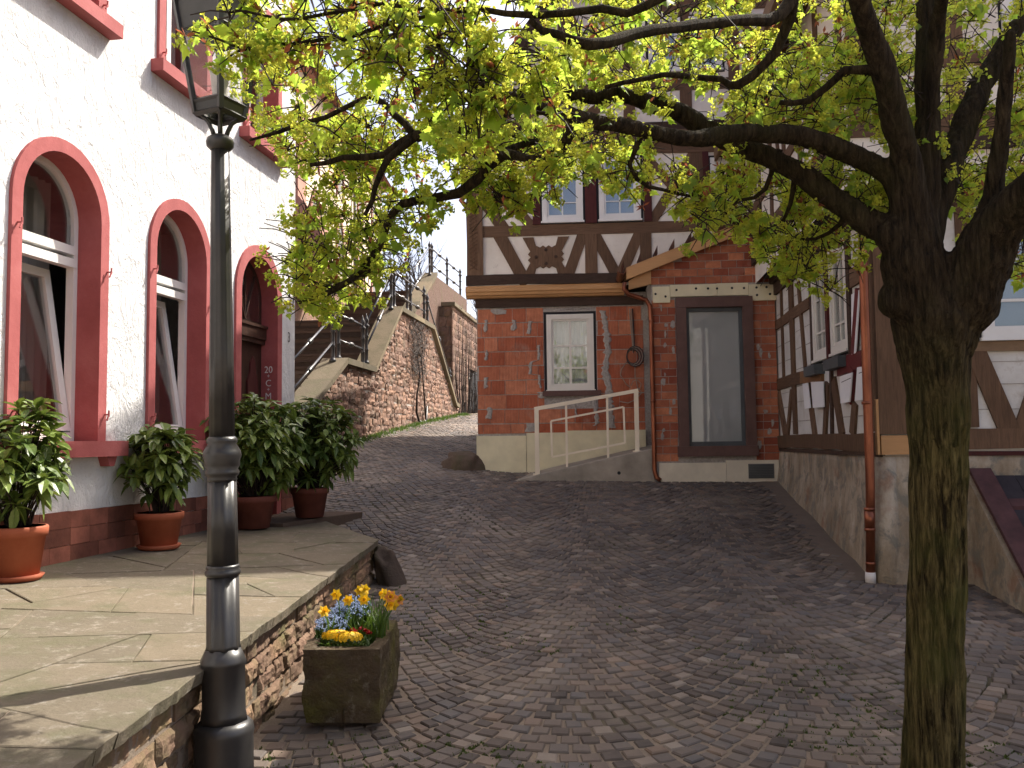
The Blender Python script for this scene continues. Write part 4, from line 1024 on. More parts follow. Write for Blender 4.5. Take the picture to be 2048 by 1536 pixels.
    B(z5(590, 470), z5(560, 1058), .16); B(z5(632, 250), z5(640, 1058), .10, 'timber_dark'); B(z5(655, 440), z5(755, 1055), .19); B(z5(893, 690), z5(868, 1040), .18)
    B((1.79, 2.5), (1.79, 3.95), .10, 'timber_red', .05); B((2.70, 2.55), (2.70, 3.95), .10, 'timber_dark'); B((.88, 2.55), (.88, 3.95), .13, 'timber_dark', .035)
    B((.0, 3.42), (.82, 3.42), .2, 'timber_h'); B((.09, 1.73), (.09, 3.95), .22)
    MB().prism(f, [z5(*q) for q in ((305, 350), (540, 300), (540, 452), (305, 478))], 0, .040).build('painted_sample', 'ochre_paint', root)
    MB().prism(f, [z5(*q) for q in ((720, 200), (985, 110), (985, 300), (720, 400))], 0, .042).build('painted_sample', 'maroon_paint', root)
    beam(f, z5(880, 300), z5(848, 682), .15, D0, .046, root, 'maroon_paint', 'painted_strut', j=.002); beam(f, z4(945, 540), z4(893, 1250), .13, D0, .046, root, 'maroon_paint', 'painted_strut', j=.002)
    # joints of the block infill: thin recessed mortar runs
    rr = random.Random(9)
    for (s0, s1) in ((.2, .9), (2.78, ps-.1), (ps+.1, L-.05), (.9, 1.7)):
        z = 1.9
        while z < (2.35 if s0 == .9 else 3.8):
            MB().box(f, s0+rr.uniform(0, .1), s1-rr.uniform(0, .1), -.004, .004, z, z+.010, j=.003).build('mortar_joint', 'mortar', root); z += rr.uniform(.22, .30)
    for (a, b, c, e) in (w1, w2):
        casement(f, a, b, c, e, .015, root, (.27, .60), 2, mat='frame_cream', back='curtain', bd=.08, fw=.10, mw=.016, backwave=True)
        MB().box(f, *((a+.28, b+.12) if a > 1.5 else (a+.04, b-.02)), -.02, .13, c-.19, c-.065).build('window_sill', 'slate_grey', root)
    # jetty: stepped dark mouldings carrying the upper floor
    for (d, z0, z1, m) in ((.10, 4.12, 4.22, 'timber_dark'), (.19, 4.22, 4.33, 'timber_dark'), (.30, 4.33, 4.44, 'timber_dark'), (.38, 4.44, 4.62, 'timber_dark')):
        MB().box(f, -.02-d*.3, L+1.2, -.05, d, z0+.002, z1, j=.004).build('jetty_moulding', m, root)
        MB().box(F, d*.3+.0, 7, -.05, d-.005, z0+.002, z1, j=.004).build('jetty_moulding', m, root)
    U0_, U1_ = J-.02, J+.025
    for z, w in ((4.72, .2), (5.35, .15), (6.75, .2)): beam(f, (-.3, z), (L+2.4, z), w, U0_, U1_, root, 'timber_h'); beam(F, (-.3, z), (6.9, z), w, U0_, U1_-.004, root, 'timber_h')
    for k in range(9):
        s = -.22+k*.92; beam(f, (s, 4.8), (s, 6.68), .17, U0_, U1_-.004, root)
        if k % 2: beam(f, (s+.1, 4.8), (s+.75, 6.6), .14, U0_, U1_-.008, root)
        if k < 7: beam(F, (s+.02, 4.8), (s+.02, 6.68), .17, U0_, U1_-.006, root)
    for s in (2.4, 4.2): beam(F, (s, 4.8), (s+.7, 6.6), .14, U0_, U1_-.01, root)
    casement(F, 1.18, 1.92, 5.33, 6.47, J+.01, root, (.4,), 2, mat='frame_white', back='plain_grey')
    # --- front: boarded corner post, brace, window, sole beam
    MB().box(F, -.03, .30, -.02, .055, 1.70, ZT, j=.003).build('corner_post', 'timber', root)
    MB().box(F, -.02, .29, -.02, .05, 1.50, 1.69, j=.002).build('post_splice', 'new_wood', root)
    MB().box(F, .30, .33, .0, .06, 1.50, 2.05).build('batten', 'new_wood', root); MB().box(F, -.06, -.035, .0, .06, 1.50, 2.05).build('batten', 'new_wood', root)
    beam(F, (.33, 1.645), (7, 1.645), .20, D0, .04, root, 'timber', 'sole_beam'); beam(F, (.33, 1.50), (7, 1.50), .045, D0, .03, root, 'timber_red', 'packing_strip')
    Q = lambda x, y: F.px(x, y)
    beam(F, Q(1944, 690), Q(2022, 872), .20, D0, D1, root); beam(F, Q(2100, 700), Q(2040, 872), .18, D0, D1, root); beam(F, (.85, 2.56), (7, 2.56), .10, D0, D1, root, 'new_wood_grey')
    beam(F, (.85, 1.76), (.85, 4.05), .14, D0, D1-.005, root); beam(F, (.33, 3.4), (.8, 3.4), .16, D0, D1-.006, root); beam(F, (2.25, 1.76), (2.25, 4.1), .2, D0, D1-.004, root)
    beam(F, (0.3, 4.06), (7, 4.06), .16, D0, D1, root, 'timber_dark')
    for z in (1.93, 2.18, 2.40): MB().box(F, .38, 2.2, -.004, .004, z, z+.008, j=.003).build('mortar_joint', 'mortar', root)
    casement(F, *fw_, .02, root, (.30, .62), 2, mat='frame_white', back='plain_grey', bd=.07, fw=.09, mw=.018)
    # --- downpipe
    Qd = lambda x, y: f.p(*((lambda q: (q[0], .12, q[1]))(f.px(x, y, .12))))
    top = f.px(1725, 440, .12)[0]; s_ = f.px(1742, 900, .12)[0]
    dp = MB(); dp.tube([f.p(s_, .38, 4.9), f.p(s_, .36, 4.7), f.p(s_, .24, 4.35), f.p(s_, .13, 4.15), f.p(s_, .12, 3.9), f.p(s_, .14, 1.2), f.p(s_, .17, .34)], .045, 14); DP = dp.build('downpipe', 'copper', root, True)
    for z, r in ((3.7, .049), (2.0, .049), (.95, .053), (.75, .053), (.42, .049)): MB().tube([f.p(s_, .12+(3.9-z)*.013, z), f.p(s_, .12+(3.9-z)*.013, z+.03)], r, 14).build('pipe_collar', 'copper', DP, True)
    MB().tube([f.p(s_, .12+(3.9-.85)*.013, .78), f.p(s_, .12+(3.9-.85)*.013, .95)], .050, 14).build('pipe_socket', 'copper', DP, True)
    MB().lathe(f.p(s_, .172, .24), [(.05, 0), (.052, .06), (.048, .11)], 14).build('pipe_shoe', 'pvc', DP, True)
    # sample boards leaning on the wall
    for i, (q, lab) in enumerate(((((310, 480), (365, 470), (395, 745), (335, 755)), 'narrow white sample board left of an ochre strut'), (((402, 460), (535, 455), (545, 735), (425, 745)), 'square white sample board right of an ochre strut'),
                     (((720, 400), (855, 357), (828, 680), (730, 695)), 'white sample board with a curved pencil line beside a maroon strut'), (((912, 300), (985, 290), (990, 655), (888, 665)), 'white sample board half hidden by the big copper downpipe'))):
        o = MB().prism(f, [f.px(1550+x/5.486, 680+y/5.486, .05) for x, y in q], .048, .062).build('sample_board', 'paper_white', None); tag(o, lab, 'board', 'white colour sample boards on the corner house')
        a, b = q[0], q[1]
        if i >= 2: P0 = f.px(1550+(a[0]+8)/5.486, 680+(a[1]+65)/5.486, .063); P1 = f.px(1550+(b[0]-25)/5.486, 680+(b[1]+60)/5.486, .063); beam(f, P0, P1, .008, .0615, .0635, o, 'cable_dark', 'pencil_line', j=0)
    o = MB().prism(f, [f.px(1550+x/5.486, 480+y/5.486, .05) for x, y in ((832, 600), (920, 545), (880, 1240), (835, 1258))], .034, .046).build('sample_board', 'paper_white', None)
    tag(o, 'tall narrow white board between the windows and the copper downpipe', 'board', 'white colour sample boards on the corner house')
right_house()

def cellar_hatch():
    F = FF
    root = thing('cellar_hatch', 'sloping plum coloured cellar hatch with masonry cheek against the corner house', 'hatch', F.p(1.2, .6, .15))
    s0 = .93; D = 1.25; zt = 1.24; zb = .16
    mb = MB(); mb.hexa([F.p(s0-.16, .0, -.1), F.p(s0-.16, D+.1, -.1), F.p(s0-.16, D+.1, zb), F.p(s0-.16, .03, zt+.05), F.p(s0+.06, .0, -.1), F.p(s0+.06, D+.1, -.1), F.p(s0+.06, D+.1, zb), F.p(s0+.06, .03, zt+.05)]).build('cheek_wall', 'old_plaster', root)
    def sl(s, t, h): return F.p(s, .04+(D+.04)*t, zt+.07+(zb-zt)*t+h)
    def plank(a, b, t0, t1, h0, h1, nm, mat):
        MB().hexa([sl(a, t0, h0), sl(b, t0, h0), sl(b, t1, h0), sl(a, t1, h0), sl(a, t0, h1), sl(b, t0, h1), sl(b, t1, h1), sl(a, t1, h1)]).build(nm, mat, root)
    plank(s0-.13, s0+.07, 0, 1, 0, .05, 'frame_board', 'hatch_plum')
    for k in range(6): plank(s0+.075+k*.2, s0+.27+k*.2, .02, 1, -.03, .0, 'board', 'hatch_dark')
    plank(s0+.08, s0+1.3, .24, .30, .0, .035, 'batten', 'hatch_plum'); plank(s0+.08, s0+1.3, .8, .86, .0, .035, 'batten', 'hatch_dark')
    mb = MB(); mb.hexa([F.p(s0+1.25, .0, -.1), F.p(s0+1.25, D+.1, -.1), F.p(s0+1.25, D+.1, zb), F.p(s0+1.25, .03, zt+.05), F.p(s0+1.45, .0, -.1), F.p(s0+1.45, D+.1, -.1), F.p(s0+1.45, D+.1, zb), F.p(s0+1.45, .03, zt+.05)]).build('cheek_wall', 'old_plaster', root)
M_simple('hatch_plum', (.075, .032, .032), .75, .35, 6, .4, .006, 40); M_simple('hatch_dark', (.028, .022, .026), .7, .4, 6, .3, .005, 30)
cellar_hatch()

# ================================================================== stair, walls, church, far things
def stairs():
    f = FS
    prof = [(-4.2, 1.42), (-.70, 3.33), (1.10, 3.30), (3.15, 4.95), (6.35, 4.90), (9.15, 2.85), (9.55, 2.8)]
    tz = lambda s: float(np.interp(s, [p[0] for p in prof], [p[1] for p in prof]))
    root = thing('stone_stair', 'tall sandstone stair of several flights with rubble side wall up to the church', 'stair', f.p(2, -1, 1.7))
    gz = lambda s: g(*f.p(s, .1, 0)[:2])
    core = MB(); n = 40; vs = []
    for i in range(n+1):
        s = -4.2+13.75*i/n; vs += [f.p(s, -.05, gz(s)-.3), f.p(s, -.05, tz(s)-.05), f.p(s, -.42, tz(s)-.05), f.p(s, -.42, gz(s)-.3)]
    core.add(vs, [(4*i+q, 4*i+4+q, 4*i+5+q, 4*i+1+q) for i in range(n) for q in range(3)]); core.build('wall_core', 'mortar', root)
    rr = random.Random(17); z = 1.2; cnt = 0; small = MB()
    while z < 4.95:
        h = rr.uniform(.10, .17); s = -4.2+rr.uniform(0, .2)
        while s < 9.5:
            w = rr.uniform(.10, .40); a, b = s+.004, s+w-.004; s += w; zj = rr.uniform(-.035, .035); hj = rr.uniform(-.02, .03)
            top = min(tz(a), tz(b))-.10; bot = gz((a+b)/2)-.08
            z0, z1 = max(z+zj, bot), min(z+zj+h+hj, top)
            if z1-z0 < .035: continue
            mb = rough_stone(f, a, b, z0, z1, -.045+rr.uniform(0, .03), rr.uniform(.012, .03), .022, rr.uniform(0, 99), 3, 2, back=-.06)
            if s > -1.2 and cnt < 295: mb.build('wall_stone', 'stair_wall', root); cnt += 1
            else: small.add(mb.v, mb.f, rr.random()+.001)
        z += h
    small.build('wall_stones', 'stair_wall', root, kind='stuff')
    # coping
    for i in range(len(prof)-1):
        (a, za), (b, zb) = prof[i], prof[i+1]; m = max(1, round(math.hypot(b-a, zb-za)/1.1))
        for k in range(m):
            s0, s1 = a+(b-a)*k/m+.004, a+(b-a)*(k+1)/m-.004; y0, y1 = za+(zb-za)*k/m, za+(zb-za)*(k+1)/m
            MB().prism(f, [(s0, y0-.10), (s1, y1-.10), (s1, y1+.02), (s0, y0+.02)], -.46, .07).build('coping_stone', 'coping', root)
    # steps
    def flight(s0, z0, s1, z1, d0=-3.2, d1=-.42):
        n = max(1, round((z1-z0)/.165)); r, t = (z1-z0)/n, (s1-s0)/n
        for k in range(n):
            MB().box(f, s0+t*k, s0+t*(k+1)+.05, d0, d1, z0+r*k-.3, z0+r*(k+1)-.0, j=.003).build('step', 'stair_tread', root)
            MB().box(f, s0+t*k-.025, s0+t*k+.03, d0+.005, d1-.005, z0+r*(k+1)-.045, z0+r*(k+1)+.006, j=.002).build('nosing', 'stair_tread', root)
    flight(-4.0, 1.45, -.9, 3.05); MB().box(f, -.9, 1.3, -3.2, -.42, 2.7, 3.07).build('landing', 'stair_tread', root)
    flight(1.3, 3.07, 3.4, 4.7); MB().box(f, 3.4, 6.4, -3.2, -.42, 4.2, 4.7).build('landing', 'stair_tread', root)
    flight(6.4, 4.7, 9.2, 6.4, -3.2, -.9)
    # parapet of the third flight and bastion
    pr = MB().prism(f, [(6.4, 4.4), (9.3, 4.4), (14, 4.4), (14, 6.9), (9.3, 6.9), (6.4, 5.2)], -.95, -.62).build('parapet', 'far_wall', root)
    for k in range(4):
        MB().prism(f, [(6.4+.73*k, 5.2+.428*k), (6.4+.73*(k+1)-.01, 5.2+.428*(k+1)), (6.4+.73*(k+1)-.01, 5.32+.428*(k+1)), (6.4+.73*k, 5.32+.428*k)], -1.0, -.57).build('coping_stone', 'coping', root)
    return tz
tzf = stairs()
def bastion():
    root = thing('bastion_wall', 'tall shaded sandstone retaining wall with ivy and an arched opening up the alley', 'wall', (-1.6, 27, 2.6))
    f1 = Frame((-3.2, 27.2), 95); f2 = Frame((-1.86, 27.05), 7)
    MB().box(f1, -2, 1.32, -14, -.06, 1.5, 6.0).build('wall_core', 'mortar', root)
    rr = random.Random(31); small = MB()
    for (f, a0, b0, n0) in ((f1, -.6, 1.34, 'front'), (f2, 0, 13, 'side')):
        z = 2.2
        while z < 6.0:
            h = rr.uniform(.22, .34); s = a0
            while s < b0:
                w = rr.uniform(.3, .7); e = min(s+w, b0); zz = min(z+h, 6.0)
                if e-s > .08 and not (n0 == 'side' and 3.0 < (s+e)/2 < 6.2 and z < 4.1):
                    mb = rough_stone(f, s+.008, e-.008, z, zz-.012, -.03, .03, .03, rr.uniform(0, 99), 3, 2, -.07)
                    if n0 == 'front' or s < 8: mb.build('wall_stone', 'far_wall', root)
                    else: small.add(mb.v, mb.f, rr.random()+.001)
                s = e
            z += h
    small.build('wall_stones', 'far_wall', root, kind='stuff')
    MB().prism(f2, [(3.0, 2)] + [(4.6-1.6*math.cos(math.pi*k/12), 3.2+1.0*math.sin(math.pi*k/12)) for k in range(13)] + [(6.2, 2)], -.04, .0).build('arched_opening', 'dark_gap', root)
    for s in range(10): MB().box(f2, s*1.3, s*1.3+1.29, -.4, .06, 6.0, 6.12, j=.004).build('coping_stone', 'coping', root)
    # bare ivy stems over the side wall
    iv = MB()
    for k in range(60):
        s = rr.uniform(.2, 9); z = g(*f2.p(s, 0, 0)[:2]); p = [f2.p(s, .03, z)]
        h = rr.uniform(1, 3.2); m = 7
        for i in range(m): s += rr.uniform(-.12, .14); p.append(f2.p(s, .03+rr.uniform(0, .04), z+h*(i+1)/m))
        iv.tube(p, [.02*(1-.8*i/m) for i in range(m+1)], 4)
    for k in range(1600):
        s, z = rr.uniform(.3, 9), rr.uniform(2.4, 6.1); q = Vector(f2.p(s, .05+rr.uniform(0, .08), z)); r = .03
        iv.add([q+Vector((rr.uniform(-r, r), rr.uniform(-r, r), rr.uniform(-r, r))) for _ in range(3)], [(0, 1, 2)], rr.random())
    iv.build('ivy', 'twig', root, kind='stuff')
bastion()
def upper_terrace():
    f = FS
    root = thing('retaining_wall', 'pinkish sandstone retaining wall left of the stair carrying the church terrace', 'wall', f.p(4, -3.3, 3))
    MB().box(f, -5, 14, -7, -3.2, 1.0, 6.25).build('wall_core', 'stair_wall', root)
    for k in range(14): MB().box(f, -5+1.35*k, -5+1.35*k+1.34, -3.6, -3.12, 6.25, 6.38, j=.004).build('coping_stone', 'coping', root)
upper_terrace()
def vine():
    f = FS; root = thing('bare_vine', 'leafless climbing vine with two stems on the lit stair wall', 'vine', f.p(4.9, .05, 2.1))
    P = lambda x, y: f.p(f.px(x, y, .05)[0], .05, f.px(x, y, .05)[1])
    MB().tube([P(838, 842), P(833, 825), P(834, 790), P(840, 755), P(836, 725), P(833, 690)], [.03, .03, .025, .02, .016, .01], 6).build('stem', 'twig', root, True)
    MB().tube([P(852, 840), P(849, 800), P(846, 760), P(843, 720), P(846, 690), P(840, 660)], [.025, .025, .02, .018, .014, .008], 6).build('stem', 'twig', root, True)
    MB().tube([P(838, 842), P(846, 845), P(853, 840), P(854, 812)], .022, 6).build('stem', 'iron', root, True)
    tw = MB(); rr = random.Random(2)
    for k in range(160):
        x, y = rr.uniform(825, 850), rr.uniform(650, 760); p = [P(x, y)]
        for i in range(3): x += rr.uniform(-9, 9); y -= rr.uniform(2, 12); p.append(P(x, y))
        tw.tube(p, [.008, .007, .005, .003], 3)
    tw.build('fine_twigs', 'twig', root, kind='stuff')
vine()
# ---- cast-iron railings
def newel(f, s, d, z, h, parent):
    mb = MB(); r = .045
    mb.lathe(f.p(s, d, z), [(.07, 0), (.07, .05), (.05, .07), (.04, .12), (.04, .3), (.055, .32), (.04, .35), (.036, h*.62), (.058, h*.65), (.036, h*.7), (.04, h*.86), (.065, h*.88), (.065, h*.92), (.03, h*.95), (.05, h*1.0), (.055, h*1.05), (.03, h*1.1), (.012, h*1.16), (.002, h*1.2)], 10)
    mb.build('newel', 'iron', parent, True)
def rail_run(f, pts, d, parent, hs=(.40, .92)):
    for h in hs:
        MB().tube([f.p(s, d, z+h) for s, z in pts], .024, 6).build('rail', 'iron_bright', parent, True)
        for (a, b) in zip(pts[:-1], pts[1:]):
            s, z = (a[0]+b[0])/2, (a[1]+b[1])/2+h; mb = MB(); L = math.dist(a, b); ux, uz = (b[0]-a[0])/L, (b[1]-a[1])/L
            ax = f.u*ux+np.array([0, 0, uz]); mb.lathe(np.array(f.p(s, d, z))-ax*.09, [(.02, 0), (.05, .02), (.03, .05), (.06, .09), (.03, .13), (.05, .16), (.02, .18)], 8, ax); mb.build('knot', 'iron', parent, True)
M_simple('iron_bright', (.045, .045, .048), .22, .2, 8, .05, spec=.9)
def stair_rails():
    f = FS; d = -.2
    def R(lab, pts, sub=True):
        root = thing('stair_railing', lab, 'railing', f.p(pts[0][0], d, pts[0][1]), 'cast iron railings along the church stair')
        for s, z in pts: newel(f, s, d, z, .95, root)
        rail_run(f, pts, d, root)
    T = tzf
    R('black cast iron railing on the lowest flight of the stair', [(-3.15, T(-3.15)), (-.85, T(-.85))])
    R('short level iron railing on the first stair landing', [(-.55, T(-.55)), (.95, T(.95))])
    R('black cast iron railing on the middle flight of the stair', [(1.2, T(1.2)), (3.05, T(3.05))])
    R('level iron railing round the upper stair landing', [(3.3, T(3.3)), (4.8, T(4.8)), (6.2, T(6.2))])
    R('iron railing going down the far flight to the alley', [(6.55, T(6.55)), (9.3, T(9.2))])
    d = -.78
    R('iron railing on the topmost flight before the church', [(6.5, 5.36), (9.1, 6.88)])
    R('iron railing above the shaded retaining wall', [(9.4, 6.9), (11.5, 6.9), (13.6, 6.9)])
    d = -3.3
    R('iron railing along the edge of the church terrace', [(1.4, 6.38), (2.9, 6.38), (4.4, 6.38), (5.9, 6.38), (7.4, 6.38)])
stair_rails()

def church():
    f = Frame((-6.0, 22.0), 2)
    root = thing('church', 'cream plastered church with red sandstone buttress and pointed windows above the stair', 'church', f.p(6, -3, 6))
    mb = MB(); mb.box(f, 0, 14, -9, 0, 5.5, 12.6); mb.build('wall', 'church_plaster', root)
    for k in range(20):
        w = .42 if k % 2 else .28; MB().box(f, -.03, w, -.4, .03, 5.8+k*.34, 6.13+k*.34).build('quoin', 'church_stone', root)
    bt = MB(); bt.prism(Frame(f.p(0.1, 0, 0)[:2], 92), [(0, 5.5), (1.0, 5.5), (1.0, 7.5), (.4, 8.2), (.4, 10.6), (0, 11.2)], -.8, 0); B = bt.build('buttress', 'church_stone', root)
    for s in (3.2, 6.4, 9.6, 12.2):
        for (zb, zs, r) in ((7.2, 8.4, .55), (9.9, 10.8, .5)):
            o = [(s-r, zb)] + [(s-r+r*2*(1-math.cos(math.pi/3*k/8)), zs+r*2*math.sin(math.pi/3*k/8)) for k in range(9)]
            o = o + [(2*s-x, z) for x, z in reversed(o)]
            ring = MB(); inn = [(s+(x-s)*.74, zb+.12+(z-zb)*.86) for x, z in o]
            W = ring_mesh(f, o, inn, .05, -.01, .003).build('window', 'church_stone', root); MB().prism(f, inn, .0, .004).build('pane', 'interior', W)
    MB().box(f, -.2, 14.2, -.1, .22, 12.4, 12.62).build('eaves_cornice', 'church_stone', root)
    rf = MB(); rf.add([f.p(-.4, .5, 12.5), f.p(14.3, .5, 12.5), f.p(14.3, -4.5, 19), f.p(-.4, -4.5, 19), f.p(-.4, -9.5, 12.5), f.p(14.3, -9.5, 12.5)], [(0, 1, 2, 3), (3, 2, 5, 4), (0, 3, 4), (1, 5, 2), (0, 4, 5, 1)]); rf.build('roof', 'roof_tile', root)
    MB().tube([f.p(8.3, .1, 5.6), f.p(8.3, .1, 12.4)], .06, 8).build('downpipe', 'zinc', root, True)
church()

def bare_tree(base, h, seed, label):
    rr = random.Random(seed); root = thing('bare_tree', label, 'tree', base, 'leafless trees beyond the church stair'); tr = MB(); br = MB()
    def grow(p, d, L, r, lev):
        n = 4; pts = [p]; q = p.copy(); dd = d.copy()
        for i in range(n):
            dd = (dd+Vector((rr.gauss(0, .16), rr.gauss(0, .16), rr.gauss(.04, .10)))).normalized(); q = q+dd*(L/n); pts.append(q.copy())
        (tr if lev == 0 else br).tube(pts, [r*(1-.45*i/n) for i in range(n+1)], 6 if lev < 2 else 3, caps=False)
        if lev >= 5: return
        for k in range(3 if lev < 4 else 2):
            i = rr.randint(2, n); a = rr.uniform(0, 6.28); sp = rr.uniform(.35, .9)
            nd = (dd+Vector((math.cos(a)*sp, math.sin(a)*sp, rr.uniform(-.1, .35)))).normalized(); grow(pts[i], nd, L*rr.uniform(.58, .8), r*.55, lev+1)
    grow(Vector(base), Vector((0, 0, 1)), h*.36, h*.018, 0)
    tr.build('trunk', 'twig', root, True); br.build('crown', 'twig', root, True, kind='stuff')
bare_tree((-5.2, 46, 3), 13.0, 3, 'leafless tree beyond the stair, slender crown against the sky')
bare_tree((-3.6, 50, 3), 10.5, 8, 'small leafless tree showing just over the bastion wall')
bare_tree((-8.5, 55, 3), 15.5, 5, 'tall leafless tree close to the church corner')
# ================================================================== street lamp
def lamp():
    bx, by = -1.372, 4.1; z0 = g(bx, by)
    root = thing('street_lamp', 'dark cast iron street lamp with fluted post and tapered square lantern', 'lamp', (bx, by, z0))
    k = by/FPX                                     # metres per pixel at the lamp
    tilt = Vector((-.016, 0, 1)).normalized()
    c = Vector((bx, by, z0))
    H = lambda y: (lambda d: EYE[2]+d[2]*by/d[1]-z0)(ray(444, y))       # height of a picture row
    def part(nm, prof, n=28, flute=None, mat='iron'):
        mb = MB(); mb.tube([c+tilt*h for r, h in prof], [r for r, h in prof], n, flute=flute); return mb.build(nm, mat, root, True)
    part('base', [(.140, 0), (.140, .03), (.136, .05), (.134, H(1475)), (.139, H(1462)), (.134, H(1450)), (.112, H(1440))])
    part('pedestal', [(.112, H(1440)), (.108, H(1425)), (.104, H(1418)), (.103, H(1332)), (.110, H(1326)), (.110, H(1320)), (.083, H(1296))], 8)
    fl = lambda i, t: 1-.07*(.5+.5*math.cos(8*t))
    part('lower_shaft', [(.082, H(1297)), (.077, H(1290)), (.074, H(1150))], 48, fl)
    part('ring', [(.074, H(1152)), (.083, H(1147)), (.083, H(1141)), (.074, H(1138)), (.079, H(1134)), (.074, H(1129))])
    part('middle_shaft', [(.073, H(1132)), (.066, H(960))], 48, fl)
    part('collar', [(.066, H(962)), (.070, H(958)), (.066, H(954)), (.078, H(949)), (.080, H(943)), (.072, H(938)), (.083, H(930)), (.082, H(921)), (.090, H(911)), (.086, H(902)), (.066, H(888)), (.072, H(884)), (.070, H(878)), (.060, H(873))])
    part('upper_shaft', [(.060, H(875)), (.056, H(700)), (.049, H(500)), (.043, H(300))], 48, lambda i, t: 1-.05*(.5+.5*math.cos(12*t)))
    part('cap_ball', [(.043, H(302)), (.050, H(299)), (.064, H(293)), (.067, H(285)), (.062, H(278)), (.045, H(273)), (.02, H(271))])
    # lantern: square, set on its corner towards the camera
    a0 = R_(-25); hb, ht = H(232), H(8)
    def corner(i, h, r): a = a0+math.pi/2*i-math.pi/4; return c+tilt*h+Vector((math.cos(a)*r, math.sin(a)*r, 0))
    for i in range(4):
        p = [corner(i, H(272), .028), corner(i, H(262), .036), corner(i, H(245), .055), corner(i, H(234), .088), corner(i, hb, .10)]
        MB().tube(p, .011, 6).build('bracket_arm', 'iron', root, True)
    rb, rt = .112, .205
    R_at = lambda h: rb+(rt-rb)*(h-hb)/(ht-hb)
    fr = MB()
    for i in range(4): fr.tube([corner(i, hb, rb), corner(i, ht, rt)], .017, 4)
    for (h, th) in ((hb, .016), (hb+.058, .014), (H(71), .010), (ht, .02)):
        for i in range(4): fr.tube([corner(i, h, R_at(h)), corner(i+1, h, R_at(h))], th, 4)
    L = fr.build('lantern_frame', 'iron', root)
    def quadp(nm, h0, h1, mat, inset=0.):
        for i in range(4):
            a, b = corner(i, h0, R_at(h0)-inset), corner(i+1, h0, R_at(h0)-inset); e, d = corner(i, h1, R_at(h1)-inset), corner(i+1, h1, R_at(h1)-inset)
            m = (a+b+d+e)/4; nn = (b-a).cross(d-a).normalized()*.004
            MB().hexa([a, b, d, e, a+nn, b+nn, d+nn, e+nn]).build(nm, mat, L)
    quadp('skirt_panel', hb+.005, hb+.055, 'iron'); quadp('glass_pane', hb+.06, H(72), 'glass_lantern'); quadp('reflector_panel', H(70), ht-.005, 'iron', .004)
    bt = MB(); bt.hexa([corner(i, hb+.004, rb-.01) for i in range(4)]+[corner(i, hb+.010, rb-.01) for i in range(4)]); bt.build('floor_glass', 'glass_lantern', L)
    bulb = MB(); bulb.tube([c+tilt*h for h in (hb+.02, hb+.06, hb+.08, H(150), H(142), H(139))], [.028, .028, .032, .046, .05, .044], 16); bulb.build('bulb_glass', 'pvc', root, True)
    rf = MB(); rf.hexa([corner(i, ht+.012, rt+.03) for i in range(4)]+[corner(i, ht+.05, rt+.02) for i in range(4)])
    rf.hexa([corner(i, ht+.05, rt+.015) for i in range(4)]+[corner(i, ht+.20, .06) for i in range(4)]); rf.build('lantern_roof', 'iron', root)
    MB().tube([c+tilt*h for h in (ht+.2, ht+.23, ht+.26, ht+.30, ht+.36, ht+.40)], [.05, .06, .03, .045, .03, .004], 12).build('finial', 'iron', root, True)
lamp()

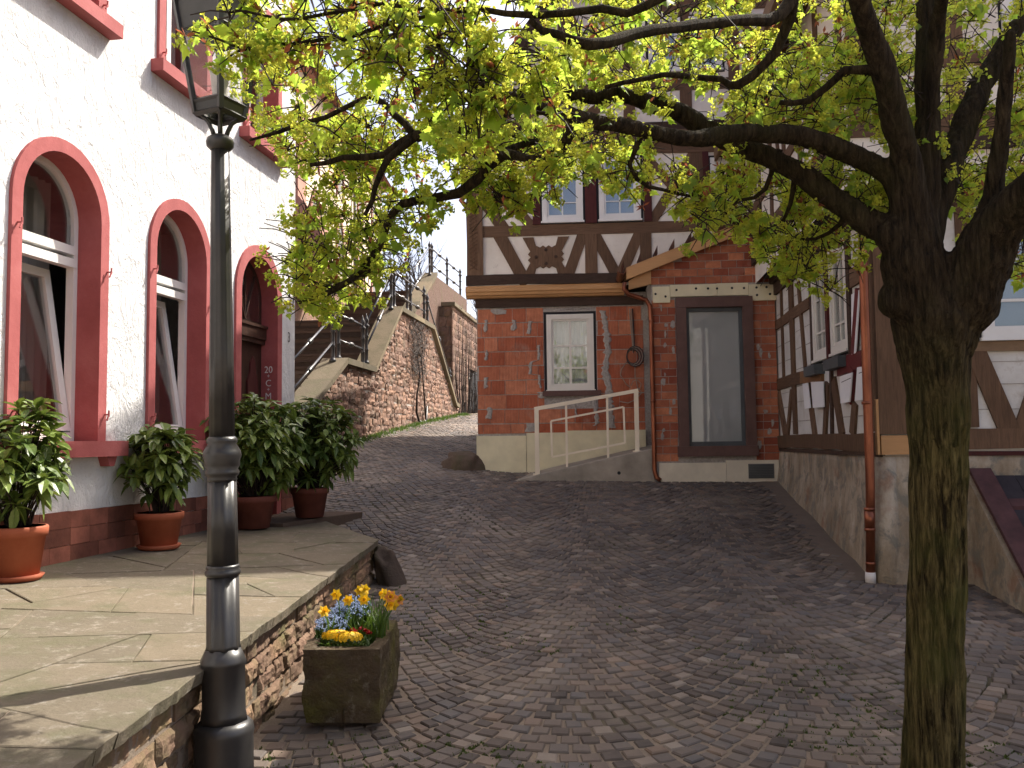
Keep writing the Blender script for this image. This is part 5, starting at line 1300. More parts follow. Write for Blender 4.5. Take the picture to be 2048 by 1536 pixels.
# ================================================================== stone trough and its flowers
TR = dict(x0=-1.19, x1=-.77, y0=4.98, y1=6.55)
def trough():
    zb = g(-1, 5.2)
    fx = Frame((-1.235, 5.02), 99)      # front face
    c = np.array([-1.235, 5.02]); u = np.array([math.cos(R_(9)), -math.sin(R_(9))]); u = np.array([1., -.03]); v = np.array([.0, 1.]); W, Ld, Hh = .455, .80, .415
    mb = MB(); nx, ny, nz = 24, 36, 22
    def P(a, b, h):     # a across 0..1, b along 0..1
        q = c+u*(W*a)+v*(Ld*b); lean = .008*(1-h/Hh)
        x = q[0]+(.5-a)*lean*1.2; y = q[1]; z = zb+.035+h
        n = .022*mnoise.noise((x*5, y*5, z*5)) + .013*mnoise.noise((x*14, y*14, z*14)) + .007*mnoise.noise((x*34, y*34, z*34))
        return (x+n*(1 if a > .5 else -1), y-n, z+.25*n)
    def sheet(fn, n, m):
        vs = [fn(i/n, j/m) for j in range(m+1) for i in range(n+1)]; w = n+1
        mb.add(vs, [(j*w+i, j*w+i+1, (j+1)*w+i+1, (j+1)*w+i) for j in range(m) for i in range(n)])
    sheet(lambda a, h: P(a, 0, h*Hh), nx, nz); sheet(lambda a, h: P(1-a, 1, h*Hh), nx, nz)
    sheet(lambda b, h: P(1, b, h*Hh), ny, nz); sheet(lambda b, h: P(0, 1-b, h*Hh), ny, nz)
    t = .075; tb = t/Ld*W
    ta = t/W; tl = t/Ld
    sheet(lambda a, b: P(a, b*tl, Hh), nx, 2); sheet(lambda a, b: P(a, 1-b*tl, Hh), nx, 2); sheet(lambda a, b: P(a*ta, tl+b*(1-2*tl), Hh), 2, ny); sheet(lambda a, b: P(1-a*ta, tl+b*(1-2*tl), Hh), 2, ny)
    sheet(lambda a, h: P(ta+a*(1-2*ta), tl, Hh-h*.15), nx, 2); sheet(lambda a, h: P(ta+a*(1-2*ta), 1-tl, Hh-h*.15), nx, 2)
    sheet(lambda b, h: P(ta, tl+b*(1-2*tl), Hh-h*.15), ny, 2); sheet(lambda b, h: P(1-ta, tl+b*(1-2*tl), Hh-h*.15), ny, 2); sheet(lambda a, b: P(a, b, 0), nx, ny)
    root = thing('stone_trough', 'mossy rectangular stone trough planted with spring flowers on the cobbles', 'planter', (float(c[0]+W/2), float(c[1]+Ld/2), zb))
    mb.build('trough_body', 'trough_stone', root, True)
    so = MB(); k = len(so.v); vs = [(lambda q: (q[0], q[1], q[2]+.012*mnoise.noise((q[0]*14, q[1]*14, 5))))(P(ta+a/8*(1-2*ta), tl+b/16*(1-2*tl), Hh-.05)) for b in range(17) for a in range(9)]
    so.add(vs, [(j*9+i, j*9+i+1, (j+1)*9+i+1, (j+1)*9+i) for j in range(16) for i in range(8)]); so.build('soil', 'soil', root, True)
    for b in (.1, .85): MB().aabb(float(c[0]+.05), float(c[0]+W-.05), float(c[1]+Ld*b), float(c[1]+Ld*b+.12), zb-.03, zb+.05).build('support_block', 'boulder', root)
    rr = random.Random(12); zs = zb+.035+Hh-.045
    def S(a, b): q = c+u*(W*a)+v*(Ld*b); return Vector((float(q[0]), float(q[1]), zs))
    def blade(mb, p, h, lean, w=.008):
        a = rr.uniform(0, 6.28); dx, dy = math.cos(a), math.sin(a); px_, py_ = -dy*w, dx*w; vs = []
        for i in range(4):
            t_ = i/3; x, y, z = p.x+dx*lean*t_**2, p.y+dy*lean*t_**2, p.z+h*t_*(1-.12*t_*t_*(lean > .06)); k2 = 1-.75*t_; vs += [(x-px_*k2, y-py_*k2, z), (x+px_*k2, y+py_*k2, z)]
        mb.add(vs, [(2*i, 2*i+1, 2*i+3, 2*i+2) for i in range(3)], rr.random()+.001)
    def petal(mb, c0, d, nrm, L, w, a=.5):
        d = d.normalized(); s = d.cross(nrm).normalized()
        mb.add([c0, c0+d*L*.5+s*w, c0+d*L+nrm*L*.1, c0+d*L*.5-s*w], [(0, 1, 2, 3)], a)
    # daffodils
    spots = [(.78, .62), (.86, .60), (.70, .72), (.60, .78), (.82, .45), (.92, .42), (.95, .52), (1.0, .38), (.66, .34), (.35, .55), (.42, .50), (.30, .30), (.52, .80)]
    for i, (a, b) in enumerate(spots):
        p = S(min(a, .86), b); h = rr.uniform(.22, .31); lean = Vector((rr.uniform(-.03, .05)+(a-.6)*.22, rr.uniform(-.05, .03), 0)); topp = p+Vector((0, 0, h))+lean
        o = thing('daffodil', 'withered orange daffodil drooping over the outer rim of the trough' if i in (6, 7) else 'yellow daffodil standing among the blue forget-me-nots' if i in (3, 9, 10, 11, 12) else 'low yellow daffodil right behind the red daisies' if i == 8 else 'yellow daffodil in the leafy clump at the outer rim of the trough', 'flower', tuple(p), 'daffodils in the stone trough')
        MB().tube([p, p+Vector((lean.x*.3, lean.y*.3, h*.55)), topp], [.004, .0035, .003], 5).build('stem', 'grass', o, True)
        lf = MB()
        for q in range(9): blade(lf, p+Vector((rr.uniform(-.035, .035), rr.uniform(-.035, .035), 0)), rr.uniform(.14, .26), rr.uniform(.02, .12))
        lf.build('leaves', 'grass', o, kind='stuff')
        nr = Vector((rr.uniform(-.5, .6), -.8, rr.uniform(.05, .5))).normalized(); fl = MB(); e1 = nr.cross(Vector((0, 0, 1))).normalized(); e2 = nr.cross(e1)
        for q in range(6): t_ = q*math.pi/3; petal(fl, topp, e1*math.cos(t_)+e2*math.sin(t_), nr, .041, .016, rr.random())
        FLW = fl.build('petals', 'yellow' if i not in (7, 6) else 'orange', o)
        MB().tube([topp, topp+nr*.02, topp+nr*.032], [.010, .013, .018], 8, caps=False).build('trumpet', 'yellow', FLW)
    # forget-me-nots
    for (a, b, n, r, lab) in ((.22, .42, 150, .10, 'low clump of pale blue forget-me-nots at the wall side of the trough'), (.42, .66, 210, .12, 'tall clump of pale blue forget-me-nots behind the daffodils')):
        p = S(a, b); o = thing('forget_me_not', lab, 'flower', tuple(p), 'forget-me-nots in the stone trough'); lf = MB(); fl = MB()
        for q in range(n):
            t_ = rr.uniform(0, 6.28); rad = r*math.sqrt(rr.random()); x = p+Vector((math.cos(t_)*rad, math.sin(t_)*rad*1.3, 0)); hh = rr.uniform(.12, .20)*(1-.35*(rad/r)**2)+(.06 if n > 200 else 0)
            hd = x+Vector((rr.uniform(-.01, .01), 0, hh)); lf.tube([x, hd], .0015, 3, caps=False)
            for k in range(5): fl.ico(hd+Vector((rr.uniform(-.012, .012), rr.uniform(-.012, .012), rr.uniform(-.006, .008))), .0045, rr.random()+.001)
            for k in range(2): blade(lf, x+Vector((0, 0, rr.uniform(0, hh*.5))), rr.uniform(.03, .07), .03, .007)
        lf.build('leaves', 'grass', o, kind='stuff'); fl.build('blossoms', 'blue', o, kind='stuff')
    # yellow primroses
    for (a, b, lab) in ((.36, .20, 'dense round head of golden primroses behind the other at the trough front'), (.55, .13, 'dense golden primrose head at the near rim of the trough')):
        p = S(a, b); o = thing('primrose', lab, 'flower', tuple(p), 'golden primroses in the stone trough'); fl = MB(); lf = MB()
        for q in range(95):
            d = Vector((rr.gauss(0, 1), rr.gauss(0, .9), abs(rr.gauss(0, .8)))).normalized(); hd = p+Vector((0, 0, .085))+Vector((d.x*.085, d.y*.05, d.z*.035)); e1 = d.cross(Vector((.1, .2, 1))).normalized(); e2 = d.cross(e1)
            for k in range(5): t_ = k*1.2566+q; petal(fl, hd, e1*math.cos(t_)+e2*math.sin(t_), d, .015, .008, rr.random())
        for q in range(26): blade(lf, p+Vector((rr.uniform(-.05, .05), rr.uniform(-.04, .04), 0)), rr.uniform(.04, .09), rr.uniform(.05, .11), .018)
        for q in range(12): x = p+Vector((rr.uniform(-.06, .06), rr.uniform(-.03, .03), 0)); lf.tube([x, x+Vector((0, 0, .1))], .0025, 4)
        fl.build('blossoms', 'yellow', o, kind='stuff'); lf.build('leaves', 'grass', o, kind='stuff')
    # red daisies
    for (a, b) in ((.52, .33), (.66, .36), (.62, .25), (.80, .20), (.74, .24)):
        p = S(a, b); h = rr.uniform(.085, .12); o = thing('red_daisy', 'dark red double daisy low in the middle of the trough', 'flower', tuple(p), 'red daisies in the stone trough'); tp = p+Vector((rr.uniform(-.01, .01), -.01, h))
        MB().tube([p, tp], .0025, 4).build('stem', 'grass', o); fl = MB()
        for q in range(60):
            d = Vector((rr.gauss(0, 1), rr.gauss(0, 1), abs(rr.gauss(0, .7)))).normalized(); petal(fl, tp, d, Vector((0, .3, 1)), .024, .004, rr.random())
        fl.build('blossom', 'red', o); lf = MB()
        for q in range(14): blade(lf, p, rr.uniform(.03, .07), rr.uniform(.03, .07), .011)
        lf.build('leaves', 'grass', o, kind='stuff')
trough()

# ================================================================== potted laurels
def laurel(mb, p, d, L, rr, var):
    d = d.normalized(); s = d.cross(Vector((rr.uniform(-.3, .3), rr.uniform(-.3, .3), 1))).normalized(); n = s.cross(d)
    w = L*.21; pts = [(0, 0), (.25, .8), (.5, 1), (.78, .62), (1, 0)]; vs = []; droop = rr.uniform(.1, .35)
    for t, k in pts:
        q = p+d*L*t-Vector((0, 0, 1))*L*droop*t*t; vs += [q+s*w*k+n*w*k*.35, q, q-s*w*k+n*w*k*.35]
    mb.add(vs, [(3*i+j, 3*i+j+1, 3*i+j+4, 3*i+j+3) for i in range(4) for j in range(2)], var)
def pot_plant(label, base, r_top, h, prh, prw, seed, nrose, saucer=True, mat='terracotta', stemh=.25, cz=0.):
    rr = random.Random(seed); root = thing('potted_laurel', label, 'potted plant', base); b = Vector(base)
    rb = r_top*.72
    pm = MB(); pm.lathe(b+Vector((0, 0, .012)), [(rb, 0), (r_top*.93, h*.80), (r_top*1.0, h*.805), (r_top*1.02, h*.97), (r_top*.99, h), (r_top*.92, h), (r_top*.9, h*.86), (.01, h*.86)], 28); pot = pm.build('pot', mat, root, True)
    if saucer: sm = MB(); sm.lathe(b, [(r_top*.80, 0), (r_top*.92, .035), (r_top*.90, .037), (r_top*.78, .012), (.01, .012)], 28); sm.build('saucer', mat, root, True)
    so = MB(); so.lathe(b+Vector((0, 0, h*.85)), [(r_top*.91, 0), (r_top*.5, .02), (.01, .025)], 20); so.build('soil', 'soil', root, True)
    st = MB(); fo = MB(); top = b+Vector((0, 0, h*.86)); C = top+Vector((0, 0, stemh+prh*.42+cz))
    for k in range(nrose):
        d = Vector((rr.gauss(0, 1), rr.gauss(0, 1), rr.gauss(.15, .9))).normalized(); rad = rr.random()**.4
        q = C+Vector((d.x*prw*rad, d.y*prw*rad, d.z*prh*.58*rad))
        if q.z < top.z+.05: q.z = top.z+.05+rr.random()*.1
        if k % 3 == 0 or rad > .8:
            s0 = top+Vector((rr.uniform(-.06, .06), rr.uniform(-.06, .06), -.03)); mid = s0.lerp(q, .5)+Vector((0, 0, .06)); st.tube([s0, mid, q], [.008, .006, .004], 4, caps=False)
        ax = (d+Vector((0, 0, .7))).normalized(); e1 = ax.cross(Vector((.3, .1, .9))).normalized(); e2 = ax.cross(e1); m = rr.randint(6, 9)
        var = rr.random()
        for i in range(m):
            t = i*2.4+rr.uniform(-.3, .3); ld = (e1*math.cos(t)+e2*math.sin(t))+ax*rr.uniform(-.1, .7); laurel(fo, q+ax*rr.uniform(-.05, .02), ld, rr.uniform(.10, .18), rr, (var+rr.uniform(-.12, .12)) % 1+.001)
    st.build('stems', 'twig', root, True); fo.build('foliage', 'laurel', root, kind='stuff')
def on_terr(x, y):
    P = on_level(x, y, .72)
    for _ in range(4): P = on_level(x, y, terr(P[1], P[0])+.003)
    return tuple(map(float, P))
def pots():
    q = on_terr(33, 1162); pot_plant('potted spotted laurel in orange plastic pot, tallest lit plant by the first arched window', (q[0]*(1+.04/q[1]), q[1]+.04, terr(q[1]+.04, q[0])+.004), .19, .36, .72, .34, 1, 75)
    q = on_terr(318, 1101); pot_plant('small potted spotted laurel in orange pot between the two arched windows', (q[0]*(1+.12/q[1]), q[1]+.12, terr(q[1]+.12, q[0])+.004), .205, .31, .62, .31, 2, 85)
    q = on_terr(500, 1060); pot_plant('big bushy potted laurel in reddish pot before the house door', (q[0], q[1]+.1, terr(q[1]+.1, q[0])+.004), .24, .34, .95, .52, 3, 250, False, 'dark_pot', .22)
    p = on_level(612, 1036, .81); pot_plant('bushy potted laurel in dark pot on the stone door step at the house corner', (float(p[0])+.02, float(p[1])+.1, .803), .22, .34, .95, .58, 4, 270, False, 'dark_pot', .22)
pots()

# ================================================================== maple
def maple():
    rr = random.Random(77)
    root = thing('maple_tree', 'flowering maple with mossy forked trunk and fresh yellow green leaves', 'tree', (2.04, 4.1, float(g(2.04, 4.1))))
    k = 4.12/FPX
    D0_ = at_depth
    def D(x, y, d):                     # the crown leans towards the viewer on the left
        return D0_(x, y, max(min(d, 2.75), d-1.45*min(1, max(0, (1740-x)/800))))
    tr = MB()
    # trunk (px centre, px width)
    rows = [(1600, 1858, 122), (1536, 1862, 116), (1400, 1866, 110), (1250, 1868, 106), (1100, 1873, 103), (1000, 1876, 104), (900, 1880, 106), (840, 1880, 118), (780, 1878, 118), (720, 1872, 130), (670, 1872, 156), (640, 1874, 172), (605, 1876, 150), (570, 1876, 110), (540, 1876, 60)]
    pts = []; rad = []
    base = D(1852, 1640, 4.12); pts.append(base); rad.append(.20)
    for y, x, w in rows: pts.append(D(x, y, 4.12)); rad.append(w/2*k)
    lob = lambda i, t: 1+.05*math.sin(3*t+i*.5)+.035*math.sin(7*t+i*.9)
    tr.tube(pts, rad, 28, flute=lob)
    MAIN = 8
    # burls
    burl = [(1784, 470, 44), (1790, 600, 44), (1962, 612, 46), (1995, 535, 40), (1900, 630, 60), (1835, 610, 70)]
    for (x, y, w) in burl:
        c = Vector(D(x, y, 4.10)); r = w*k*.75; n = 12
        prof = [(r*math.sin(math.pi*i/10)*(1+.12*mnoise.noise((i*.7, x*.01, 0))), -r*1.15*math.cos(math.pi*i/10)) for i in range(11)]
        tr.lathe(c, [(max(.002, a), b) for a, b in prof], 14)
    limbs = []   # (list of 3D, radii)
    def limb(ps, noiseamp=.01):       # (px, py, width px, depth)
        P = [Vector(D(x, y, d)) for x, y, w, d in ps]; R = [w/2*float((np.array(D(x, y, d))-EYE) @ FW)/FPX for x, y, w, d in ps]
        # resample with a light wobble
        out, ro = [], []
        for i in range(len(P)-1):
            m = max(2, int((P[i+1]-P[i]).length/.09))
            p0 = P[max(i-1, 0)]; p3 = P[min(i+2, len(P)-1)]
            for j in range(m):
                t = j/m; a = P[i]; b = P[i+1]
                q = .5*((2*a)+(b-p0)*t+(2*p0-5*a+4*b-p3)*t*t+(3*a-p0-3*b+p3)*t**3)
                q = q+Vector((rr.gauss(0, noiseamp), rr.gauss(0, noiseamp), rr.gauss(0, noiseamp)))*.5
                out.append(q); ro.append((R[i]+(R[i+1]-R[i])*t)*rr.uniform(.94, 1.06))
        out.append(P[-1]); ro.append(R[-1]); limbs.append((out, ro))
    limb([(1828, 500, 70, 4.1), (1815, 420, 58, 4.1), (1785, 350, 48, 4.12), (1700, 308, 44, 4.2), (1600, 272, 40, 4.35), (1500, 266, 37, 4.45), (1400, 278, 36, 4.5), (1320, 270, 34, 4.5), (1240, 252, 34, 4.5), (1130, 226, 34, 4.45), (1030, 196, 34, 4.4), (950, 168, 32, 4.35), (928, 160, 30, 4.35)])
    limb([(1835, 560, 60, 4.1), (1812, 515, 78, 4.1), (1770, 462, 60, 4.15), (1690, 410, 48, 4.3), (1600, 350, 46, 4.55), (1500, 300, 44, 4.8), (1420, 262, 42, 4.95), (1360, 225, 40, 5.05), (1300, 205, 36, 5.1), (1240, 190, 34, 5.2), (1160, 196, 32, 5.3), (1100, 180, 26, 5.4), (1060, 140, 20, 5.5), (1010, 105, 14, 5.6)])
    limb([(1866, 720, 60, 4.1), (1858, 660, 100, 4.1), (1842, 590, 138, 4.1), (1830, 520, 122, 4.1), (1824, 430, 82, 4.1), (1812, 330, 58, 4.05), (1795, 240, 56, 4.0), (1765, 130, 52, 3.95), (1730, 40, 46, 3.9), (1700, -60, 40, 3.85), (1660, -200, 30, 3.8)])
    limb([(1845, 560, 90, 4.12), (1848, 430, 68, 4.14), (1853, 300, 52, 4.15), (1853, 180, 46, 4.2), (1850, 60, 40, 4.25), (1848, -60, 34, 4.3), (1830, -220, 24, 4.4)])
    limb([(1855, 260, 30, 4.15), (1875, 60, 34, 4.1), (1888, 0, 26, 4.0), (1900, -120, 20, 3.9)])
    limb([(1850, 500, 70, 4.18), (1868, 420, 58, 4.2), (1905, 310, 54, 4.3), (1950, 205, 48, 4.4), (1975, 150, 44, 4.45), (2030, 60, 38, 4.5), (2080, 0, 30, 4.6), (2110, -120, 22, 4.7)])
    limb([(1968, 480, 70, 4.0), (1985, 390, 46, 3.95), (2000, 300, 36, 3.9), (2012, 180, 32, 3.85), (2020, 60, 26, 3.8)])
    limb([(1886, 730, 60, 4.1), (1896, 680, 100, 4.1), (1918, 620, 128, 4.07), (1945, 555, 122, 4.02), (1982, 470, 104, 3.95), (2048, 395, 84, 3.8), (2120, 330, 70, 3.6), (2200, 260, 54, 3.4), (2280, 120, 36, 3.2)])
    # second-order branches seen in the picture
    limb([(1150, 232, 24, 4.45), (1120, 300, 20, 4.6), (1060, 320, 16, 4.8), (1005, 310, 26, 5.1), (950, 360, 22, 5.2), (915, 388, 20, 5.25), (830, 398, 18, 5.3), (785, 430, 17, 5.3), (755, 500, 16, 5.3), (700, 560, 14, 5.3), (640, 590, 11, 5.3), (595, 606, 6, 5.3)])
    limb([(1040, 205, 20, 4.7), (980, 240, 20, 4.9), (900, 262, 22, 5.0), (830, 272, 24, 5.05), (770, 310, 16, 5.1), (690, 318, 12, 5.1), (620, 330, 8, 5.1)])
    limb([(830, 272, 16, 5.05), (790, 225, 14, 5.1), (740, 190, 12, 5.1), (650, 235, 10, 5.1), (560, 262, 8, 5.1), (500, 280, 5, 5.0)])
    limb([(830, 272, 14, 5.05), (775, 320, 14, 5.0), (750, 370, 12, 5.0), (730, 430, 8, 5.0)])
    limb([(1600, -30, 30, 3.9), (1560, 30, 26, 3.9), (1470, 40, 22, 3.85), (1330, 60, 22, 3.8), (1180, 85, 24, 3.75), (1120, 78, 18, 3.7), (1060, 40, 12, 3.6)])
    limb([(1590, 0, 24, 3.9), (1570, 70, 22, 4.0), (1530, 130, 20, 4.1), (1480, 170, 18, 4.2), (1440, 160, 14, 4.3), (1380, 150, 12, 4.4), (1290, 155, 10, 4.4), (1210, 175, 9, 4.5)])
    limb([(1340, -30, 22, 3.2), (1290, 15, 18, 3.2), (1200, 28, 16, 3.15), (1060, 30, 14, 3.1), (960, 20, 12, 3.0), (880, 30, 11, 3.0), (800, 40, 9, 2.95), (690, 75, 8, 2.9), (600, 85, 8, 2.9), (520, 98, 7, 2.9), (440, 80, 5, 2.9), (385, 62, 3, 2.9)])
    limb([(900, 20, 8, 3.0), (760, 15, 8, 3.3), (640, 30, 7, 3.3), (560, 40, 6, 3.3), (470, 20, 4, 3.3)])
    limb([(1765, 150, 22, 3.95), (1690, 145, 18, 4.1), (1620, 200, 14, 4.3), (1560, 205, 10, 4.4)])
    limb([(1290, 262, 12, 4.5), (1260, 330, 9, 4.6), (1300, 370, 8, 4.7), (1350, 385, 7, 4.75), (1400, 390, 5, 4.8)])
    limb([(1000, 310, 14, 5.1), (1060, 285, 14, 5.2), (1120, 290, 12, 5.3), (1115, 330, 10, 5.35), (1075, 370, 7, 5.4), (1055, 420, 5, 5.4)])
    limb([(1560, 300, 12, 4.7), (1530, 380, 9, 4.8), (1480, 400, 7, 4.85), (1440, 440, 5, 4.9)])
    limb([(1590, 360, 12, 4.6), (1580, 410, 9, 4.7), (1560, 450, 6, 4.8)]); limb([(1700, 410, 14, 4.3), (1680, 450, 10, 4.5), (1630, 480, 7, 4.7), (1580, 485, 5, 4.8)])
    limb([(1960, 520, 20, 4.0), (2000, 470, 12, 4.2), (2048, 480, 8, 4.4)])
    for P, R in limbs[:MAIN]: tr.tube(P, R, 12)
    # weld trunk and limbs into one skin, then raise the bark
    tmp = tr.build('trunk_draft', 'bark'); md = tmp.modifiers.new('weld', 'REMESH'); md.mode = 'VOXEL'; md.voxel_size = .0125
    sm = tmp.modifiers.new('smooth', 'SMOOTH'); sm.iterations = 6; sm.factor = .5
    me = bpy.data.meshes.new_from_object(tmp.evaluated_get(bpy.context.evaluated_depsgraph_get())); bpy.data.objects.remove(tmp)
    nv = len(me.vertices); co = np.empty(nv*3); me.vertices.foreach_get('co', co); co = co.reshape(-1, 3); no = np.empty(nv*3); me.vertex_normals.foreach_get('vector', no); no = no.reshape(-1, 3)
    dv = np.empty(nv)
    for i in range(nv):
        x, y, z = co[i]; k2 = 1. if z < 2.6 else .55
        w = mnoise.noise((x*3, y*3, z*2))*.6
        a = 1-abs(mnoise.noise((x*38+w, y*38+w, z*3.4)))*2; b = mnoise.noise((x*70, y*70, z*9)); c_ = mnoise.noise((x*6, y*6, z*4))
        dv[i] = (-.009*max(0, a-.55)/.45 + .004*b + .012*c_)*k2
    me.vertices.foreach_set('co', (co+no*dv[:, None]).ravel()); me.update(); me.polygons.foreach_set('use_smooth', [True]*len(me.polygons))
    to = bpy.data.objects.new('trunk', me); COL.objects.link(to); to.parent = root; to.matrix_parent_inverse = WM[root.name].inverted()
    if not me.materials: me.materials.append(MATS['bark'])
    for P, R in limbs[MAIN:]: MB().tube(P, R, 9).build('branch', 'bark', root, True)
    # leaf bearing points: sampled where the crown shows, at plausible depths, then tied to the nearest wood by twigs
    zones = [  # polygon of picture rows, number, depth range
        ([(330, -40), (1130, -40), (1130, 120), (900, 150), (560, 130), (330, 70)], 110, (2.7, 3.3)),
        ([(440, -60), (1180, -60), (1180, 260), (820, 300), (560, 300), (470, 210)], 330, (4.8, 6.0)),
        ([(780, 60), (1120, 60), (1130, 260), (960, 320), (800, 240)], 90, (3.0, 4.2)),
        ([(500, 210), (900, 240), (900, 420), (760, 560), (600, 610), (565, 500), (580, 330)], 320, (5.15, 6.0)),
        ([(590, 470), (760, 520), (740, 590), (640, 625), (575, 610)], 60, (5.25, 5.7)),
        ([(880, 260), (1130, 270), (1130, 380), (1040, 430), (960, 400), (900, 340)], 150, (5.15, 5.9)),
        ([(990, 380), (1060, 370), (1050, 450), (1010, 455)], 22, (5.2, 5.5)),
        ([(1060, 270), (1330, 290), (1310, 370), (1260, 390), (1180, 350), (1090, 380)], 110, (4.5, 5.3)),
        ([(1110, 100), (1480, 90), (1500, 230), (1400, 250), (1240, 180), (1120, 190)], 130, (4.8, 6.0)),
        ([(1340, 340), (1420, 350), (1440, 470), (1400, 480), (1340, 420)], 45, (4.6, 5.0)),
        ([(1100, -60), (1700, -60), (1700, 110), (1100, 100)], 220, (3.9, 5.6)),
        ([(1460, 100), (1790, 90), (1790, 280), (1600, 260), (1470, 250)], 400, (4.4, 5.8)),
        ([(1420, 330), (1560, 330), (1780, 440), (1760, 500), (1690, 540), (1560, 540), (1520, 500), (1440, 430)], 270, (4.7, 5.8)),
        ([(1560, 470), (1740, 470), (1720, 560), (1680, 620), (1560, 540)], 40, (4.6, 5.0)),
        ([(1640, 300), (1800, 360), (1780, 430), (1650, 360)], 80, (4.1, 5.0)),
        ([(1690, -60), (2150, -60), (2150, 330), (1900, 420), (1800, 300), (1700, 160)], 600, (4.1, 6.0)),
        ([(1900, 330), (2150, 330), (2150, 560), (2010, 560), (1930, 450), (1880, 560), (1850, 480)], 110, (4.2, 5.4)),
        # the rest of the crown above and beside the frame
        ([(400, -330), (2300, -500), (2300, -60), (400, -60)], 110, (4.3, 5.8)),
    ]
    def inside(poly, x, y):
        c = False; j = len(poly)-1
        for i in range(len(poly)):
            (xi, yi), (xj, yj) = poly[i], poly[j]
            if (yi > y) != (yj > y) and x < (xj-xi)*(y-yi)/(yj-yi)+xi: c = not c
            j = i
        return c
    tg = []; DENS = .62
    for poly, n, (d0, d1) in zones:
        xs = [p[0] for p in poly]; ys = [p[1] for p in poly]; c = 0; tries = 0
        while c < n*DENS and tries < n*30:
            tries += 1
            x, y = rr.uniform(min(xs), max(xs)), rr.uniform(min(ys), max(ys))
            if inside(poly, x, y) and mnoise.noise((x*.012, y*.012, d0)) > -.25: tg.append(D(x, y, rr.uniform(d0, d1))); c += 1
    tg = np.array(tg)
    nodes = np.array([tuple(p) for P, R in limbs for p in P]); nrad = np.array([r for P, R in limbs for r in R])
    keep = nrad < .2; nodes, nrad = nodes[keep], nrad[keep]
    dist = np.full(len(tg), 1e9); near = np.zeros(len(tg), int)
    for i, t in enumerate(tg):
        q = ((nodes-t)**2).sum(1)*(1+.0*nrad); j = int(q.argmin()); dist[i] = q[j]; near[i] = j
    tw = MB(); tips = []; alive = np.ones(len(tg), bool); NL = [nodes]; N = nodes.tolist(); NR = nrad.tolist()
    while alive.any():
        i = int(np.where(alive, dist, 1e9).argmin()); alive[i] = False
        a = Vector(N[near[i]]); b = Vector(tg[i]); L = (b-a).length; r0 = min(NR[near[i]]*.6, .0028+.0055*min(1, L/.6))
        m = max(2, int(L/.09)); p = [a]; sag = Vector((rr.gauss(0, .06), rr.gauss(0, .06), rr.gauss(.02, .05)))*L
        for q in range(1, m+1):
            t = q/m; p.append(a.lerp(b, t)+sag*math.sin(math.pi*t)+Vector((rr.gauss(0, .006), rr.gauss(0, .006), rr.gauss(0, .006))))
        p[-1] = b; tw.tube(p, [r0*(1-.62*q/m) for q in range(m+1)], 4 if L < .3 else 5, caps=False)
        k0 = len(N); N += [tuple(q) for q in p[1:]]; NR += [r0*(1-.62*q/m) for q in range(1, m+1)]
        new = np.array(N[k0:])
        q = ((tg[:, None, :]-new[None])**2).sum(2); mi = q.argmin(1); mv = q[np.arange(len(tg)), mi]; up = mv < dist
        dist[up] = mv[up]; near[up] = k0+mi[up]
        tips.append((b, (p[-1]-p[-2]).normalized()))
        if L > .35 and m > 3: tips.append((p[m//2], (p[m//2]-p[m//2-1]).normalized()))
        # short bare side spurs
        for _ in range(rr.choice((1, 2, 3, 4))):
            q = p[rr.randint(1, m-1)] if m > 1 else p[-1]; e = q+Vector((rr.gauss(0, .08), rr.gauss(0, .08), rr.gauss(.02, .07))); tw.tube([q, q.lerp(e, .5)+Vector((0, 0, .01)), e], [.0038, .003, .0022], 3, caps=False)
            if rr.random() < .22: tips.append((e, (e-q).normalized()))
    tw.build('twigs', 'twig', root, True, kind='stuff')
    # foliage
    LEAF = [(0, -.02), (.16, -.12), (.42, -.20), (.36, -.02), (.62, .10), (.86, .22), (.62, .34), (.70, .55), (.42, .50), (.30, .62), (.22, .80), (.10, .92), (0, 1.12)]
    LEAF = LEAF + [(-x, y) for x, y in reversed(LEAF[1:-1])]
    fo = MB(); fl = MB(); bu = MB()
    def leaf(p, d, L, var):
        d = d.normalized(); s = d.cross(Vector((rr.gauss(0, .4), rr.gauss(0, .4), 1))).normalized(); n = s.cross(d); fold = rr.uniform(.05, .55); dr = rr.uniform(.1, .6)
        vs = [p+d*L*.30-n*0]
        for x, y in LEAF: vs.append(p+d*L*y+s*L*x*(1-.3*fold)-n*(abs(x)*fold*L*.8)-Vector((0, 0, 1))*(dr*L*max(0, y)**2*.5))
        m = len(LEAF); fo.add(vs, [(0, 1+i, 1+(i+1) % m) for i in range(m)], var)
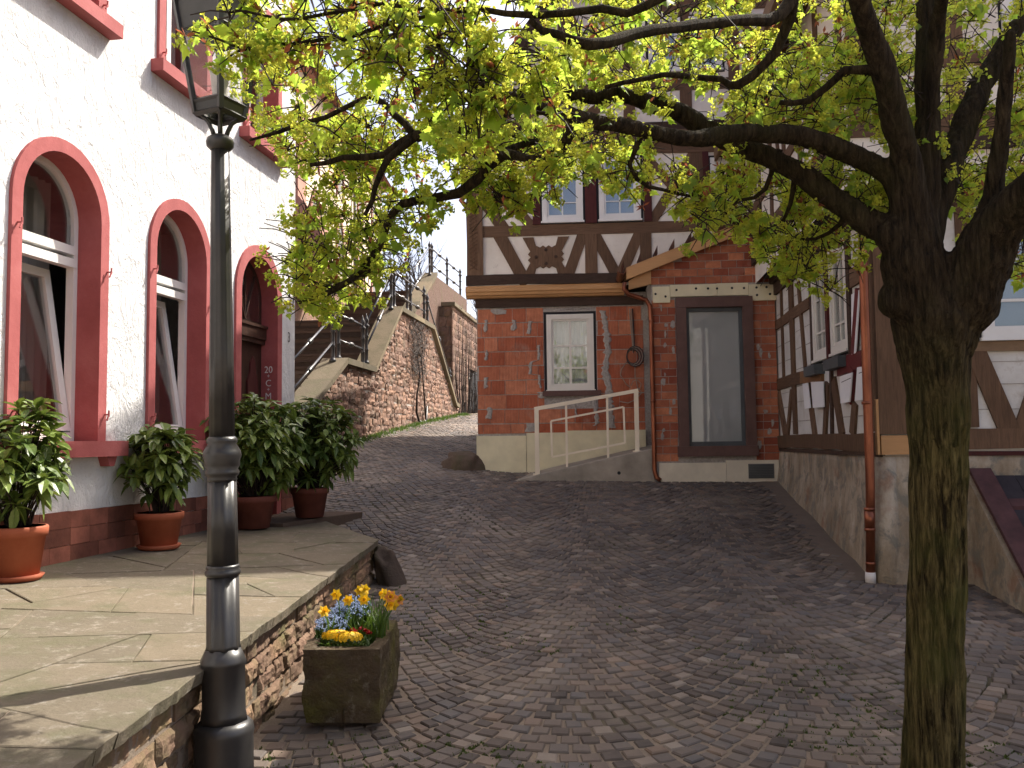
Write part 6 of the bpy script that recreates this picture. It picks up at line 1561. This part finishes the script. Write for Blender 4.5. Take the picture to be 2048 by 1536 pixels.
    def cluster(p, ax):
        var = rr.random()
        up = (ax*.6+Vector((rr.gauss(0, .4), rr.gauss(0, .4), rr.uniform(-.3, .6)))).normalized()
        e1 = up.cross(Vector((.2, .9, .3))).normalized(); e2 = up.cross(e1)
        if rr.random() < .92:                     # drooping flower umbel
            n = rr.randint(10, 20); R = rr.uniform(.028, .05)
            for i in range(n):
                t = i*2.4+rr.uniform(-.4, .4); sp = rr.uniform(.1, 1.15); d = (up*math.cos(sp)+(e1*math.cos(t)+e2*math.sin(t))*math.sin(sp)-Vector((0, 0, rr.uniform(0, .45)))).normalized(); q = p+d*R*rr.uniform(.65, 1.2); r = rr.uniform(.0048, .0078)
                sd_ = d.cross(Vector((0, 1, .2))).normalized()*.0008; fl.add([p+sd_, p-sd_, q-sd_, q+sd_], [(0, 1, 2, 3)], var)
                # five-petalled cup: a crumpled little star
                a1 = d.cross(Vector((.3, .2, 1))).normalized(); a2 = d.cross(a1); st_ = [q-d*r*.6]
                for kk in range(5): tt = kk*1.2566+i; st_.append(q+(a1*math.cos(tt)+a2*math.sin(tt))*r*1.25+d*r*.5)
                fl.add(st_, [(0, 1+kk, 1+(kk+1) % 5) for kk in range(5)], (var+rr.uniform(-.15, .15)) % 1+.001)
        big = rr.random()
        for i in range(rr.choice((0, 1, 1, 2, 3))):
            t = rr.uniform(0, 6.28); d = (e1*math.cos(t)+e2*math.sin(t))*rr.uniform(.5, 1)+Vector((0, 0, rr.uniform(-1.1, .2)))+up*.2
            st0 = p; L = rr.uniform(.017, .034)+(.03*rr.random() if big > .62 else 0); q = p+d.normalized()*rr.uniform(.01, .04); leaf(q, d, L, (var+rr.uniform(-.2, .2)) % 1+.001)
        if rr.random() < .22:
            for i in range(4): d = Vector((rr.gauss(0, 1), rr.gauss(0, 1), rr.gauss(0, 1))).normalized(); s = d.cross(Vector((.1, .3, 1))).normalized()*.008; bu.add([p, p+d*.018+s, p+d*.04, p+d*.018-s], [(0, 1, 2, 3)], rr.random())
    for b, ax in tips:
        cluster(b, ax)
        if rr.random() < .55: cluster(b+Vector((rr.gauss(0, .035), rr.gauss(0, .035), rr.gauss(-.01, .03))), ax)
    fo.build('leaves', 'maple_leaf', root, kind='stuff'); fl.build('blossoms', 'maple_flower', root, kind='stuff'); bu.build('bud_scales', 'bud_scale', root, kind='stuff')
    print('maple', len(tips), len(fo.f), len(fl.f), len(tw.f))
maple()

# ================================================================== house opposite, behind the viewpoint (mirrored in the panes)
def opposite():
    f = Frame((9, -9.5), -90)
    root = thing('opposite_house', 'plain grey plastered house facing the yard, seen only mirrored in window panes', 'house', (0, -11, 0))
    mb = MB(); wall_strips(mb, f, 0, 18, -.4, 4, [(s, s+1, 1, 2.5) for s in (2, 5, 8, 11, 14)]); wall_strips(mb, f, 0, 18, 4, 8, [(s, s+1, 4.8, 6.3) for s in (2, 5, 8, 11, 14)])
    for (a, b) in (((18, 0), (18, -7)), ((18, -7), (0, -7)), ((0, -7), (0, 0))): mb.add([f.p(a[0], a[1], -.4), f.p(b[0], b[1], -.4), f.p(b[0], b[1], 8), f.p(a[0], a[1], 8)], [(0, 1, 2, 3)])
    mb.build('wall', 'plain_grey', root)
    rf = MB(); rf.add([f.p(-.4, .4, 7.9), f.p(18.4, .4, 7.9), f.p(18.4, -3.5, 11), f.p(-.4, -3.5, 11), f.p(-.4, -7.4, 7.9), f.p(18.4, -7.4, 7.9)], [(0, 1, 2, 3), (3, 2, 5, 4), (0, 3, 4), (1, 5, 2)]); rf.build('roof', 'roof_tile', root)
    for z in (1, 4.8):
        for s in (2, 5, 8, 11, 14):
            w = MB()
            for (a, b, c, e) in ((s, s+.1, z, z+1.5), (s+.9, s+1, z, z+1.5), (s+.1, s+.9, z, z+.1), (s+.1, s+.9, z+1.4, z+1.5)): w.box(f, a, b, -.2, .02, c, e)
            W = w.build('window', 'frame_white', root); MB().box(f, s+.1, s+.9, -.12, -.11, z+.1, z+1.4).build('pane', 'glass', W)
            MB().box(f, s-.1, s+1.1, -.1, .1, z-.12, z-.002).build('window_sill', 'red_stone', root)
opposite()
print('objects', len(bpy.data.objects), 'tris', sum(sum(len(p.vertices)-2 for p in o.data.polygons) for o in bpy.data.objects if o.type == 'MESH'))
